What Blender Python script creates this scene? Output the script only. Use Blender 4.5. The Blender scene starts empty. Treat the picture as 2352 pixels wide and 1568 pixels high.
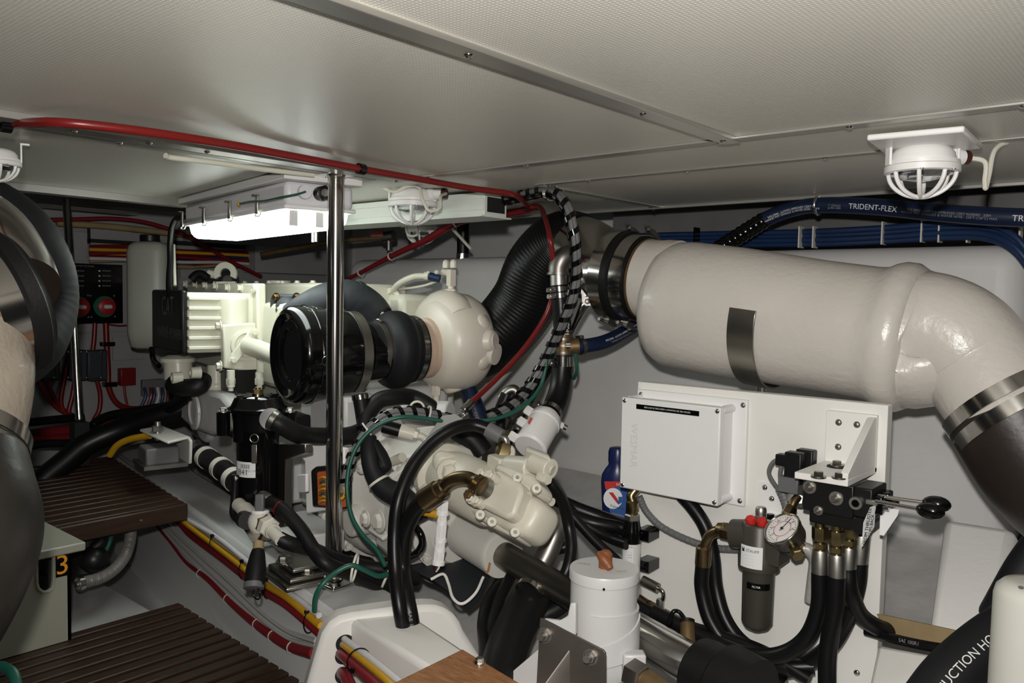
import bpy, bmesh, math, random
from mathutils import Vector as V, Matrix
random.seed(7)
S=bpy.context.scene
COL=S.collection
pi=math.pi; sin=math.sin; cos=math.cos; rad=math.radians
# ---------------------------------------------------------------- camera
FPX=1880.0; PIT=rad(3.2); ROL=rad(1.03)
FH=V((-.653,.757,0)).normalized(); R0=V((FH.y,-FH.x,0)); UZ=V((0,0,1))
FW=FH*cos(PIT)-UZ*sin(PIT); U0=R0.cross(FW)
CU=U0*cos(ROL)-R0*sin(ROL); CR=R0*cos(ROL)+U0*sin(ROL); CAM=V((0,0,1.0))
cd=bpy.data.cameras.new('camera'); cam=bpy.data.objects.new('camera',cd); COL.objects.link(cam)
m=Matrix((CR,CU,-FW)).transposed().to_4x4(); m.translation=CAM; cam.matrix_world=m
cd.sensor_width=36; cd.lens=FPX/2352*36; cd.clip_start=.02; S.camera=cam
def ray(x,y): return FW+CR*((x-1176)/FPX)-CU*((y-784)/FPX)
def P(x,y,d): return CAM+ray(x,y)*d           # a measured point: direction from the lens, distance d
def PZ(x,y,z): v=ray(x,y); return CAM+v*((z-1)/v.z)
def PY(x,y,Y): v=ray(x,y); return CAM+v*(Y/v.y)
def PX(x,y,X): v=ray(x,y); return CAM+v*(X/v.x)
def PP(x,y,o,n): v=ray(x,y); return CAM+v*((o-CAM).dot(n)/v.dot(n))
def px(n,d): return n*d/FPX                   # n pixels at distance d in metres
def QS(pts,d): return [P(a[0],a[1],a[2] if len(a)>2 else d) for a in pts]
# ---------------------------------------------------------------- materials
MATS={}
def mat(name,col,rough=.5,metal=0,var=0,vs=8,bump=0,bs=60,coat=0,spec=.5,trans=0,emit=None,stain=None,aniso=0):
    m=bpy.data.materials.new(name); m.use_nodes=True; nt=m.node_tree; b=nt.nodes['Principled BSDF']
    c=(*[x for x in col],1)
    b.inputs['Base Color'].default_value=c; b.inputs['Roughness'].default_value=rough; b.inputs['Metallic'].default_value=metal
    b.inputs['Specular IOR Level'].default_value=spec; b.inputs['Coat Weight'].default_value=coat; b.inputs['Transmission Weight'].default_value=trans
    if emit: b.inputs['Emission Color'].default_value=(*emit[:3],1); b.inputs['Emission Strength'].default_value=emit[3]
    L=nt.links.new
    tc=nt.nodes.new('ShaderNodeTexCoord')
    if var or stain:
        n=nt.nodes.new('ShaderNodeTexNoise'); n.inputs['Scale'].default_value=vs; n.inputs['Detail'].default_value=6; L(tc.outputs['Object'],n.inputs['Vector'])
        r=nt.nodes.new('ShaderNodeValToRGB'); L(n.outputs['Fac'],r.inputs['Fac'])
        d=stain or tuple(x*(1-var) for x in col)
        r.color_ramp.elements[0].position=.28; r.color_ramp.elements[1].position=.62 if not stain else .45
        r.color_ramp.elements[0].color=(*d,1); r.color_ramp.elements[1].color=c
        L(r.outputs['Color'],b.inputs['Base Color'])
    if bump:
        n=nt.nodes.new('ShaderNodeTexNoise'); n.inputs['Scale'].default_value=bs; n.inputs['Detail'].default_value=4; L(tc.outputs['Object'],n.inputs['Vector'])
        k=nt.nodes.new('ShaderNodeBump'); k.inputs['Strength'].default_value=bump; k.inputs['Distance'].default_value=.003
        L(n.outputs['Fac'],k.inputs['Height']); L(k.outputs['Normal'],b.inputs['Normal'])
    MATS[name]=m; return m
# ---------------------------------------------------------------- geometry collector
def perp(a):
    a=a.normalized(); t=V((0,0,1)) if abs(a.z)<.9 else V((1,0,0))
    u=t.cross(a).normalized(); return u,a.cross(u)
def smooth_pts(pts,sub):
    if len(pts)<3 or sub<2: return list(pts)
    p=[pts[0]*2-pts[1]]+list(pts)+[pts[-1]*2-pts[-2]]; out=[]
    for i in range(1,len(p)-2):
        a,b,c,d=p[i-1:i+3]
        for k in range(sub):
            t=k/sub
            out.append(.5*((2*b)+(c-a)*t+(2*a-5*b+4*c-d)*t*t+(3*b-a-3*c+d)*t**3))
    out.append(p[-2]); return out
def frames(pts):
    T=[(pts[min(i+1,len(pts)-1)]-pts[max(i-1,0)]).normalized() for i in range(len(pts))]
    u,_=perp(T[0]); F=[]
    for t in T:
        u=(u-t*u.dot(t)).normalized(); F.append((t,u,t.cross(u)))
    return F
TXT={}
def text_geo(s):
    if s not in TXT:
        c=bpy.data.curves.new('t','FONT'); c.body=s; c.size=1; c.align_x='CENTER'; c.align_y='CENTER'; c.resolution_u=3
        o=bpy.data.objects.new('t',c); me=bpy.data.meshes.new_from_object(o)
        TXT[s]=([v.co.copy() for v in me.vertices],[tuple(p.vertices) for p in me.polygons])
        bpy.data.objects.remove(o); bpy.data.curves.remove(c); bpy.data.meshes.remove(me)
    return TXT[s]
class G:
    def __init__(s): s.v=[]; s.f=[]
    def add(s,v,f):
        n=len(s.v); s.v+=[V(x) for x in v]; s.f+=[tuple(i+n for i in q) for q in f]; return s
    def boxp(s,p,a,b,c):
        return s.add([p,p+a,p+a+b,p+b,p+c,p+a+c,p+a+b+c,p+b+c],[(0,3,2,1),(4,5,6,7),(0,1,5,4),(1,2,6,5),(2,3,7,6),(3,0,4,7)])
    def box(s,c,sz,F=None):
        u,w,h=F or (V((1,0,0)),V((0,1,0)),V((0,0,1)))
        a,b,e=u*sz[0],w*sz[1],h*sz[2]; return s.boxp(c-(a+b+e)*.5,a,b,e)
    def lathe(s,p,ax,prof,n=32,cap=True,a0=0,a1=2*pi):
        ax=ax.normalized(); u,w=perp(ax); full=abs(a1-a0-2*pi)<1e-6; m=n if full else n+1; vs=[]; fs=[]
        for t,r in prof:
            for i in range(m):
                a=a0+(a1-a0)*i/n; vs.append(p+ax*t+(u*cos(a)+w*sin(a))*max(r,1e-5))
        for j in range(len(prof)-1):
            for i in range(n):
                k=(i+1)%m; fs.append((j*m+i,j*m+k,j*m+m+k,j*m+m+i))
        if cap and full:
            fs.append(tuple(range(m))[::-1]); fs.append(tuple(range((len(prof)-1)*m,len(prof)*m)))
        return s.add(vs,fs)
    def cyl(s,p,q,r,r2=None,n=24): d=q-p; return s.lathe(p,d,[(0,r),(d.length,r if r2 is None else r2)],n)
    def ring(s,p,ax,R,w,t,n=40):   # a band of width w and thickness t around an axis
        return s.lathe(p,ax,[(0,R),(0,R+t),(w,R+t),(w,R),(0,R)],n,cap=False)
    def hexh(s,p,ax,r,h,rot=.3):
        ax=ax.normalized(); u,w=perp(ax); vs=[]
        for t,k in ((0,1),(h*.85,1),(h,.86)): vs+=[p+ax*t+(u*cos(rot+i*pi/3)+w*sin(rot+i*pi/3))*r*k for i in range(6)]
        return s.add(vs,[tuple(range(6))[::-1],tuple(range(12,18))]+[(j*6+i,j*6+(i+1)%6,j*6+6+(i+1)%6,j*6+6+i) for j in (0,1) for i in range(6)])
    def tube(s,pts,r,n=12,sub=6,cap=True,fn=None,sq=1):
        q=smooth_pts(pts,sub); F=frames(q); N=len(q); vs=[]; fs=[]
        for i,(p,(t,u,w)) in enumerate(zip(q,F)):
            k=i/(N-1)
            if callable(r): rr=r(k)
            elif isinstance(r,(list,tuple)): x=k*(len(r)-1); j=min(int(x),len(r)-2); rr=r[j]+(r[j+1]-r[j])*(x-j)
            else: rr=r
            if fn: rr*=fn(i)
            vs+=[p+(u*cos(2*pi*a/n)+w*sin(2*pi*a/n)*sq)*rr for a in range(n)]
        for i in range(N-1):
            for a in range(n): b=(a+1)%n; fs.append((i*n+a,i*n+b,i*n+n+b,i*n+n+a))
        if cap: fs+= [tuple(range(n))[::-1],tuple(range((N-1)*n,N*n))]
        return s.add(vs,fs)
    def prism(s,pts,vec):
        n=len(pts); return s.add(list(pts)+[p+vec for p in pts],[tuple(range(n))[::-1],tuple(range(n,2*n))]+[(i,(i+1)%n,n+(i+1)%n,n+i) for i in range(n)])
    def ball(s,c,r,n=16,sz=None,F=None):
        u,w,h=F or (V((1,0,0)),V((0,1,0)),V((0,0,1))); sz=sz or (1,1,1); m=n//2; vs=[]; fs=[]
        for j in range(m+1):
            b=-pi/2+pi*j/m
            for i in range(n):
                a=2*pi*i/n; rr=max(cos(b),1e-4); vs.append(c+(u*cos(a)*rr*sz[0]+w*sin(a)*rr*sz[1]+h*sin(b)*sz[2])*r)
        for j in range(m):
            for i in range(n): k=(i+1)%n; fs.append((j*n+i,j*n+k,j*n+n+k,j*n+n+i))
        return s.add(vs,fs)
    def torus(s,c,ax,R,r,n=40,k=8):
        u,w=perp(ax); return s.tubeloop([c+(u*cos(2*pi*i/n)+w*sin(2*pi*i/n))*R for i in range(n)],r,k)
    def tubeloop(s,pts,r,k=8):
        N=len(pts); vs=[]; fs=[]; c=sum(pts,V((0,0,0)))/N
        for i,p in enumerate(pts):
            t=(pts[(i+1)%N]-pts[i-1]).normalized(); u=(p-c)-t*(p-c).dot(t); u.normalize(); w=t.cross(u)
            vs+=[p+(u*cos(2*pi*a/k)+w*sin(2*pi*a/k))*r for a in range(k)]
        for i in range(N):
            j=(i+1)%N
            for a in range(k): b=(a+1)%k; fs.append((i*k+a,i*k+b,j*k+b,j*k+a))
        return s.add(vs,fs)
    def text(s,t,c,ux,uy,size,lift=0,th=0):
        v,f=text_geo(t); ux=ux.normalized(); uy=uy.normalized(); n=ux.cross(uy)
        a=[c+ux*(q.x*size)+uy*(q.y*size)+n*lift for q in v]
        s.add(a,f)
        if th: s.add([p+n*th for p in a],f)
        return s
    def text_on(s,t,pts,frac,size,R,ang,sub=8,flip=False):   # lettering wrapped on a hose, running along it
        q=smooth_pts(pts,sub); F=frames(q); L=[0]
        for i in range(1,len(q)): L.append(L[-1]+(q[i]-q[i-1]).length)
        v,f=text_geo(t); base=frac*L[-1]; vs=[]
        for c in v:
            x=base+(-c.x if flip else c.x)*size; i=0
            while i<len(L)-2 and L[i+1]<x: i+=1
            k=(x-L[i])/max(L[i+1]-L[i],1e-6); p=q[i].lerp(q[i+1],k)
            T,u,w=F[i]; T2,u2,w2=F[i+1]; u=u.lerp(u2,k); w=w.lerp(w2,k)
            a=ang-(-c.y if flip else c.y)*size/R
            vs.append(p+(u*cos(a)+w*sin(a))*(R+.0006))
        return s.add(vs,f)
def mesh(name,g,mt,bev=0,smooth=38,seg=2):
    me=bpy.data.meshes.new(name); me.from_pydata([tuple(v) for v in g.v],[],g.f); me.materials.append(MATS[mt] if isinstance(mt,str) else mt)
    bm=bmesh.new(); bm.from_mesh(me); bmesh.ops.recalc_face_normals(bm,faces=bm.faces); bm.to_mesh(me); bm.free()
    for p in me.polygons: p.use_smooth=True
    me.set_sharp_from_angle(angle=rad(smooth)); o=bpy.data.objects.new(name,me); COL.objects.link(o)
    if bev:
        b=o.modifiers.new('bevel','BEVEL'); b.width=bev; b.segments=seg; b.limit_method='ANGLE'; b.angle_limit=rad(40); b.harden_normals=False
    return o
def tagit(o,label,cat,group=None):
    o['label']=label; o['category']=cat
    if group: o['group']=group
def thing(name,label,cat,base,group=None):
    o=bpy.data.objects.new(name,None); o.empty_display_size=.05; COL.objects.link(o); o.location=base; tagit(o,label,cat,group); return o
WL={}
def wloc(o): return V(o.location) if o.parent is None else WL[o.name]
def part(name,g,mt,parent,label=None,bev=0,smooth=38):
    b=wloc(parent); h=G(); h.v=[p-b for p in g.v]; h.f=g.f
    o=mesh(name,h,mt,bev,smooth); o.parent=parent; WL[o.name]=b
    if label: o['label']=label
    return o
def solo(name,g,mt,label=None,cat=None,group=None,bev=0,smooth=38,kind=None):
    xs=[p.x for p in g.v]; ys=[p.y for p in g.v]; zs=[p.z for p in g.v]
    b=V(((min(xs)+max(xs))/2,(min(ys)+max(ys))/2,min(zs))); h=G(); h.v=[p-b for p in g.v]; h.f=g.f
    o=mesh(name,h,mt,bev,smooth); o.location=b
    if cat: tagit(o,label,cat,group)
    elif label: o['label']=label
    if kind: o['kind']=kind
    return o
def struct(name,g,mt,bev=0,label=None): return solo(name,g,mt,label,kind='structure',bev=bev)
def bolt(parent,p,ax,r=.006,h=.005,mt='stainless',name='bolt',wash=True):
    ax=ax.normalized(); g=G()
    if wash: g.cyl(p,p+ax*h*.3,r*1.5,n=16)
    g.hexh(p+ax*h*.2,ax,r,h); return part(name,g,mt,parent)
def screw(parent,p,ax,r=.005,mt='stainless',name='screw'):
    ax=ax.normalized(); g=G().lathe(p-ax*.001,ax,[(0,r),(.0012,r*.98),(r*.45,r*.7),(r*.6,r*.35),(r*.6,0)],14)
    return part(name,g,mt,parent)
def clampband(parent,p,ax,R,w=.012,mt='stainless',name='hose_clamp',side=None):
    ax=ax.normalized(); g=G().ring(p-ax*w/2,ax,R,w,.0015)
    u,_=perp(ax); u=side.normalized() if side else u; u=(u-ax*u.dot(ax)).normalized(); t=ax.cross(u)
    g.box(p+u*(R+.005),(.009,.02,w*.9),(u,t,ax)); g.cyl(p+u*(R+.005)-t*.016,p+u*(R+.005)+t*.014,.004,n=10)
    return part(name,g,mt,parent)
def arc3(c,u,w,R,a0,a1,n=10): return [c+(u*cos(a0+(a1-a0)*i/n)+w*sin(a0+(a1-a0)*i/n))*R for i in range(n+1)]
X,Y,Z=V((1,0,0)),V((0,1,0)),V((0,0,1))
ENG=V((-.978,.209,0)).normalized(); EN=V((.209,.978,0)).normalized()   # engine fore direction / outboard
# ---------------------------------------------------------------- palette
mat('white_gelcoat',(.88,.86,.82),.45,bump=.15,bs=25,var=.08,vs=5)
mat('white_paint',(.83,.82,.80),.35)
mat('white_plastic',(.85,.85,.84),.4)
mat('ivory_board',(.84,.83,.79),.45)
mat('cream_paint',(.72,.71,.59),.32,var=.05,vs=14,bump=.06,bs=120)
mat('pump_paint',(.66,.63,.53),.4,var=.10,vs=10,bump=.12,bs=140)
mat('gear_paint',(.70,.68,.63),.45,var=.08,vs=9,bump=.2,bs=90)
mat('engine_white',(.62,.61,.60),.45,var=.12,vs=12)
mat('duct_white',(.66,.62,.57),.3,var=.10,vs=4,bump=.5,bs=70,coat=.15)
mat('rubber',(.006,.006,.0065),.5,bump=.15,bs=200,spec=.3)
mat('rubber_matte',(.010,.0105,.012),.6,spec=.3)
mat('hose_black',(.005,.005,.0055),.36,spec=.32)
mat('gloss_black',(.003,.003,.0035),.14,coat=.2,spec=.4)
mat('black_plastic',(.007,.007,.0075),.38,spec=.35)
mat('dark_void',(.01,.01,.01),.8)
mat('grey_rubber',(.045,.052,.06),.6,var=.3,vs=30)
mat('stainless',(.62,.60,.57),.16,1)
mat('brushed',(.42,.40,.36),.32,1,var=.25,vs=12)
mat('aluminium',(.62,.61,.58),.38,1)
mat('cast_steel',(.30,.28,.26),.42,1,var=.25,vs=25)
mat('zinc',(.48,.47,.43),.4,1,var=.2,vs=40)
mat('brass',(.30,.24,.12),.3,1)
mat('bronze_fit',(.30,.22,.12),.33,1,var=.35,vs=40)
mat('bronze',(.20,.13,.06),.5,.6,var=.3,vs=30)
mat('red_cable',(.18,.010,.009),.35)
mat('red_conduit',(.20,.008,.014),.45)
mat('orange_plastic',(.55,.10,.02),.4)
mat('yellow_conduit',(.55,.30,.01),.45)
mat('yellow_wire',(.60,.33,.02),.5)
mat('white_conduit',(.62,.61,.62),.45)
mat('green_wire',(.01,.085,.06),.4)
mat('blue_hose',(.006,.014,.045),.4)
mat('blue_bundle',(.010,.032,.10),.45,var=.3,vs=6)
mat('grey_wire',(.15,.15,.15),.5)
mat('dark_grey',(.075,.07,.06),.45,.3)
mat('filter_grey',(.060,.055,.045),.42,.2)
mat('enclosure_grey',(.035,.04,.048),.5)
mat('mount_grey',(.13,.13,.135),.45)
mat('label_white',(.82,.82,.82),.5)
mat('ink',(.02,.02,.02),.6)
mat('ink_white',(.80,.80,.78),.6)
mat('ink_grey',(.28,.28,.27),.6)
mat('ink_dark_red',(.45,.03,.03),.6)
mat('tee_orange',(.24,.075,.022),.5,var=.2,vs=40)
mat('timber',(.35,.26,.13),.6,var=.3,vs=9)
mat('tank_plastic',(.40,.41,.35),.45,var=.06,vs=5)
mat('tie_white',(.66,.64,.56),.5)
mat('clear_tube',(.75,.75,.74),.15,coat=.3)
mat('bottle_blue',(.010,.018,.09),.3)
mat('label_blue',(.02,.09,.32),.4)
mat('label_red',(.55,.02,.015),.4)
mat('glass',(.9,.92,.92),.03,trans=1.0)
mat('gauge_face',(.78,.76,.74),.5)
mat('sponge_lamp',(.95,1,.97),.4,emit=(.92,1.0,.95,9.0))
# ================================================================ the room
ZC=1.28
def dotted(name,col,dot,sp,rough):
    m=bpy.data.materials.new(name); m.use_nodes=True; nt=m.node_tree; b=nt.nodes['Principled BSDF']; L=nt.links.new
    tc=nt.nodes.new('ShaderNodeTexCoord'); mp=nt.nodes.new('ShaderNodeVectorMath'); mp.operation='SCALE'; mp.inputs['Scale'].default_value=1/sp
    L(tc.outputs['Object'],mp.inputs[0])
    fr=nt.nodes.new('ShaderNodeVectorMath'); fr.operation='FRACTION'; L(mp.outputs[0],fr.inputs[0])
    su=nt.nodes.new('ShaderNodeVectorMath'); su.operation='SUBTRACT'; su.inputs[1].default_value=(.5,.5,0); L(fr.outputs[0],su.inputs[0])
    mu=nt.nodes.new('ShaderNodeVectorMath'); mu.operation='MULTIPLY'; mu.inputs[1].default_value=(1,1,0); L(su.outputs[0],mu.inputs[0])
    le=nt.nodes.new('ShaderNodeVectorMath'); le.operation='LENGTH'; L(mu.outputs[0],le.inputs[0])
    r=nt.nodes.new('ShaderNodeValToRGB'); r.color_ramp.elements[0].position=.20; r.color_ramp.elements[1].position=.30
    r.color_ramp.elements[0].color=(*dot,1); r.color_ramp.elements[1].color=(*col,1); L(le.outputs['Value'],r.inputs['Fac']); L(r.outputs['Color'],b.inputs['Base Color'])
    k=nt.nodes.new('ShaderNodeBump'); k.inputs['Strength'].default_value=.5; k.inputs['Distance'].default_value=.0006; k.invert=True
    L(le.outputs['Value'],k.inputs['Height']); L(k.outputs['Normal'],b.inputs['Normal']); b.inputs['Roughness'].default_value=rough
    MATS[name]=m
dotted('perforated_vinyl',(.66,.635,.565),(.86,.84,.78),.0052,.33)
mat('ceiling_trim',(.46,.45,.42),.35,.6)
mat('deck_dark',(.16,.155,.15),.6,var=.3,vs=6)
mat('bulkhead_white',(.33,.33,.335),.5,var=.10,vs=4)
mat('hull_white',(.74,.73,.72),.5,bump=.35,bs=40,var=.10,vs=3)
mat('hull_floor',(.52,.51,.50),.65,bump=.4,bs=60,var=.22,vs=14)
mat('bilge_paint',(.34,.335,.33),.6,bump=.3,bs=60,var=.25,vs=5)
mat('stringer_paint',(.56,.56,.55),.3,bump=.2,bs=40,var=.08,vs=4)
g=G(); g.box(V((-.54,.33,ZC+.008)),(3.94,3.78,.016)); struct('ceiling',g,'perforated_vinyl')
g=G(); g.box(V((-1.6,.9,1.45)),(5.2,5.2,.04)); struct('ceiling_deck',g,'deck_dark')
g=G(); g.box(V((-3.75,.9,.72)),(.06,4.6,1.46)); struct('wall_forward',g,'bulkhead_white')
g=G(); g.box(V((-1.6,2.95,.72)),(4.6,.06,1.46)); struct('wall_starboard',g,'hull_white')
g=G(); g.box(V((-1.6,.6,-.03)),(4.4,3.2,.06)); struct('floor',g,'bilge_paint')
# sloping hull skin from the bilge up to the tank shelf
g=G(); g.add([V((-3.72,2.4,.47)),V((.9,2.4,.37)),V((.9,1.45,.02)),V((-3.72,1.45,.02)),V((-3.72,2.4,.0)),V((.9,2.4,.0)),V((.9,1.45,-.02)),V((-3.72,1.45,-.02))],
 [(0,1,2,3),(7,6,5,4),(0,3,7,4),(1,5,6,2),(0,4,5,1),(3,2,6,7)]); struct('floor_hull_shelf',g,'hull_floor')
# ceiling trim strips with their screws
def strip(name,a,b,w,h,mt,screws,n=None):
    d=(b-a); s=UZ.cross(d).normalized(); g=G(); g.box((a+b)/2-UZ*h/2,(d.length,w,h),(d.normalized(),s,UZ))
    o=struct(name,g,mt,bev=.001)
    for k in screws:
        p=a+d*k-UZ*h; sc=G().lathe(p+UZ*.001,-UZ,[(0,.006),(.0015,.006),(.004,.004),(.005,0)],14); WL[o.name]=V(o.location); q=part('screw',sc,'stainless',o)
    return o
def C2(x,y): return V((x,y,ZC))
WL['x']=V()
_w=wloc
def wloc(o): return V(o.location) if o.parent is None else WL[o.name]
strip('trim_1',C2(-.66,.2),C2(-.66,1.345),.032,.008,'aluminium',[.42,.745,.97])
strip('trim_2',C2(-1.49,1.345),C2(1.3,1.325),.026,.004,'ceiling_trim',[.02,.13,.29,.37,.455,.53])
strip('trim_3',C2(-1.31,1.605),C2(1.3,1.605),.018,.003,'ceiling_trim',[.06,.16,.275,.36,.45,.6])
strip('trim_4',C2(-1.5,-.3),C2(-1.5,1.33),.05,.012,'ceiling_trim',[.54,.62,.69,.985])
strip('trim_5',C2(-1.31,1.62),C2(-1.31,2.2),.02,.004,'ceiling_trim',[.1,.5,.9])
strip('trim_6',C2(-2.495,-1.4),C2(-2.495,1.3),.05,.02,'ceiling_trim',[.80])
strip('trim_7',C2(-2.5,2.21),C2(1.4,2.16),.012,.008,'ceiling_trim',[.22,.3,.42,.5])
strip('trim_8',C2(-1.58,-.3),C2(-1.58,1.30),.03,.006,'ceiling_trim',[.50,.62])
g=G(); g.boxp(V((-1.75,2.60,1.19)),X*2.6,Y*.2,Z*.24); struct('ceiling_recess_shade',g,'deck_dark')  # dark block added for the shade of the deck recess, not a real beam
# moulded fuel tank behind everything
g=G(); g.boxp(V((-2.98,2.3,.36)),X*2.62,Y*.55,Z*.788)
tk=solo('fuel_tank',g,'hull_white','large white moulded tank with rounded edges along the hull behind the duct','tank',bev=.06)
tk.modifiers['bevel'].segments=5
# white wall piece and knee right of the tank
g=G(); g.boxp(V((-.33,2.42,.3)),X*1.5,Y*.4,Z*.95); struct('wall_aft_side',g,'hull_white',bev=.02)
a=P(2165,1188,1.88); b_=P(2335,1215,1.80); c=P(2280,1470,1.55); d=P(2128,1455,1.62)
mat('knee_white',(.92,.91,.89),.55,bump=.3,bs=50)
g=G().prism([a,b_,c,d],V((.02,.22,-.16))); solo('hull_knee',g,'knee_white','white fibreglass covered knee block leaning against the hull on the right','block',bev=.02)
# engine bed (stringer)
SO=P(740,1395,1.80)
def SP(x,y,o=0): return PP(x,y,SO-EN*o,EN)     # on the inner face of the engine bed, o metres proud of it
i0=SO+ENG*2.2; i1=SO-ENG*.06
g=G(); zt=.31
def at(p,z): return V((p.x,p.y,z))
g.add([at(i0,zt),at(i1,zt),at(i1+EN*.17,zt),at(i0+EN*.17,zt),at(i0-EN*.10,-.02),at(i1-EN*.05,-.02),at(i1+EN*.20,-.02),at(i0+EN*.2,-.02)],
 [(0,1,2,3),(7,6,5,4),(0,4,5,1),(1,5,6,2),(2,6,7,3),(3,7,4,0)])
struct('floor_engine_bed',g,'stringer_paint',bev=.012)
# outboard engine bed, mostly hidden behind the engine
g=G(); g.add([at(i0+EN*.95,zt),at(i1+EN*.95,zt-.05),at(i1+EN*1.08,zt-.05),at(i0+EN*1.08,zt),at(i0+EN*.93,-.02),at(i1+EN*.93,-.02),at(i1+EN*1.1,-.02),at(i0+EN*1.1,-.02)],
 [(0,1,2,3),(7,6,5,4),(0,4,5,1),(1,5,6,2),(2,6,7,3),(3,7,4,0)])
struct('floor_outboard_bed',g,'stringer_paint',bev=.012)
# ---------------------------------------------------------------- teak gratings
def teak(name,base,sc):
    m=bpy.data.materials.new(name); m.use_nodes=True; nt=m.node_tree; b=nt.nodes['Principled BSDF']; L=nt.links.new
    tc=nt.nodes.new('ShaderNodeTexCoord'); mp=nt.nodes.new('ShaderNodeMapping'); mp.inputs['Scale'].default_value=sc; L(tc.outputs['Object'],mp.inputs['Vector'])
    n=nt.nodes.new('ShaderNodeTexNoise'); n.inputs['Scale'].default_value=9; n.inputs['Detail'].default_value=8; n.inputs['Roughness'].default_value=.65; L(mp.outputs[0],n.inputs['Vector'])
    r=nt.nodes.new('ShaderNodeValToRGB'); r.color_ramp.elements[0].position=.32; r.color_ramp.elements[1].position=.68
    r.color_ramp.elements[0].color=tuple(x*.45 for x in base)+(1,); r.color_ramp.elements[1].color=(*base,1); L(n.outputs['Fac'],r.inputs['Fac']); L(r.outputs['Color'],b.inputs['Base Color'])
    b.inputs['Roughness'].default_value=.45; MATS[name]=m
teak('teak',(.042,.019,.009),(9,1.2,9)); teak('plywood',(.42,.19,.075),(3,14,6))
def grating(label,p00,p10,depth,n,sw,th,edge_x):
    # slats run athwartships from p00 (inboard) to p10 (outboard); repeated going forward
    t=thing('teak_grating',label,'grating',p00,'slatted teak floor gratings')
    u=(p10-p00); w=u.normalized(); f=V((-w.y,w.x,0)); pitch=depth/n
    for i in range(n):
        q=p00+ENG*0+V((-1,0,0))*(i*pitch)+w*(edge_x*i*pitch)
        g=G(); g.boxp(q-w*(edge_x*i*pitch if False else 0)-Z*th,w*u.length,V((-1,0,0))*sw,Z*th); part('slat',g,'teak',t,bev=.003)
    for k in (.04,.5,.94):
        g=G(); q=p00+w*(u.length*k)-Z*(th+.03); g.boxp(q,w*.03,V((-1,0,0))*depth+w*(edge_x*depth),Z*.03); part('bearer',g,'teak',t,bev=.003)
    return t
ZG=.365
a=PZ(70,1217,ZG); b_=PZ(420,1150,ZG)
gt=grating('upper teak grating step beside the engine bed, just above the numbered white box',a,V((a.x,b_.y,ZG)),.85,15,.040,.022,.17)
part('end_block',G().boxp(V((a.x-.05,b_.y-.02,ZG-.06)),X*.05,Y*.03,Z*.05),'teak',gt,bev=.003)
g=G(); g.boxp(V((a.x+.004,a.y,ZG-.052)),V((.018,0,0)),Y*(b_.y-a.y+.0),Z*.05); part('front_rail',g,'teak',gt,bev=.004)
bolt(gt,V((a.x+.022,a.y+.28,ZG-.025)),X,.004,.002,name='screw',wash=False)
ZL=.13
a=PZ(20,1493,ZL); b_=PZ(410,1383,ZL); e=PZ(700,1568,ZL)
t=thing('teak_grating','lower teak floor grating in the bottom left corner of the bilge','grating',V((b_.x,a.y,ZL)),'slatted teak floor gratings')
for i in range(26):
    x=b_.x+i*.046; y1=b_.y+(e.y-b_.y)*(x-b_.x)/(e.x-b_.x)
    g=G(); g.boxp(V((x,a.y-.25,ZL-.02)),X*.033,Y*(y1-a.y+.25),Z*.02); part('slat',g,'teak',t,bev=.003)
for y in (a.y+.05,a.y+.3): g=G(); g.boxp(V((b_.x,y,ZL-.05)),X*1.2,Y*.03,Z*.03); part('bearer',g,'teak',t)
# raised bilge ledge behind the lower grating
g=G(); g.boxp(V((-3.7,-.6,-.01)),X*1.56,Y*1.66,Z*.10); struct('floor_bilge_ledge',g,'bilge_paint')
# ---------------------------------------------------------------- foreground moulded step with cable duct
def stepbuild():
    t=thing('moulded_step','white moulded fibreglass end step of the engine bed with conduits passing through','step',at(P(740,1500,1.6),.0))
    # cross member: rounded saddle profile swept from the engine-bed end to the outboard side
    A=P(748,1400,1.78); B=P(962,1338,1.84)
    ux=(B-A); ux.z=0; ux.normalize(); fx=V((ux.y,-ux.x,0)); zt=A.z+.005
    prof=[]  # in (u,z): left lip drops to the floor, top flat, right side rolls down and up
    W=(B-A).length
    prof+=[(-.048,zt-.16),(-.026,zt-.08),(-.012,zt-.035),(.004,zt-.012),(.024,zt-.001),(.05,zt+.003)]
    prof+= [(W*.6,zt+.006),(W,zt+.004)]
    for a in range(1,6): th=pi/2-pi/2*a/6; prof.append((W+.09*cos(th),zt-.086+.09*sin(th)))
    prof+= [(W+.14,zt-.15),(W+.20,zt-.19),(W+.26,zt-.20),(W+.26,-.0),(-.078,-.0)]
    g=G(); g.prism([V((A.x,A.y,0))+ux*u+Z*z for u,z in prof],fx*.06); part('cross_member',g,'white_gelcoat',t,bev=.012)
    # rounded lip frame on its front face
    # channel coming towards the viewer
    zc=zt-.009; l0=PZ(815,1428,zc); r0=PZ(935,1400,zc)
    E1=PZ(985,1535,zc); E2=PZ(1062,1486,zc); bk=V((E1.x-l0.x,E1.y-l0.y,0)).normalized()*.03; l0=l0-bk; r0=r0-bk
    dl=V((E1.x-l0.x,E1.y-l0.y,0)); dl=dl.normalized()*.72; dr=V((E2.x-r0.x,E2.y-r0.y,0)).normalized()*.72
    g=G(); g.add([at(l0,zc),at(l0+dl,zc),at(r0+dr,zc),at(r0,zc),at(l0,0),at(l0+dl,0),at(r0+dr,0),at(r0,0)],[(0,1,2,3),(7,6,5,4),(0,4,5,1),(1,5,6,2),(2,6,7,3),(3,7,4,0)])
    part('channel',g,'white_gelcoat',t,bev=.012)
    return t,A,ux,fx,zt,W,l0,dl,r0,dr,zc
STEP=stepbuild()
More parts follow.
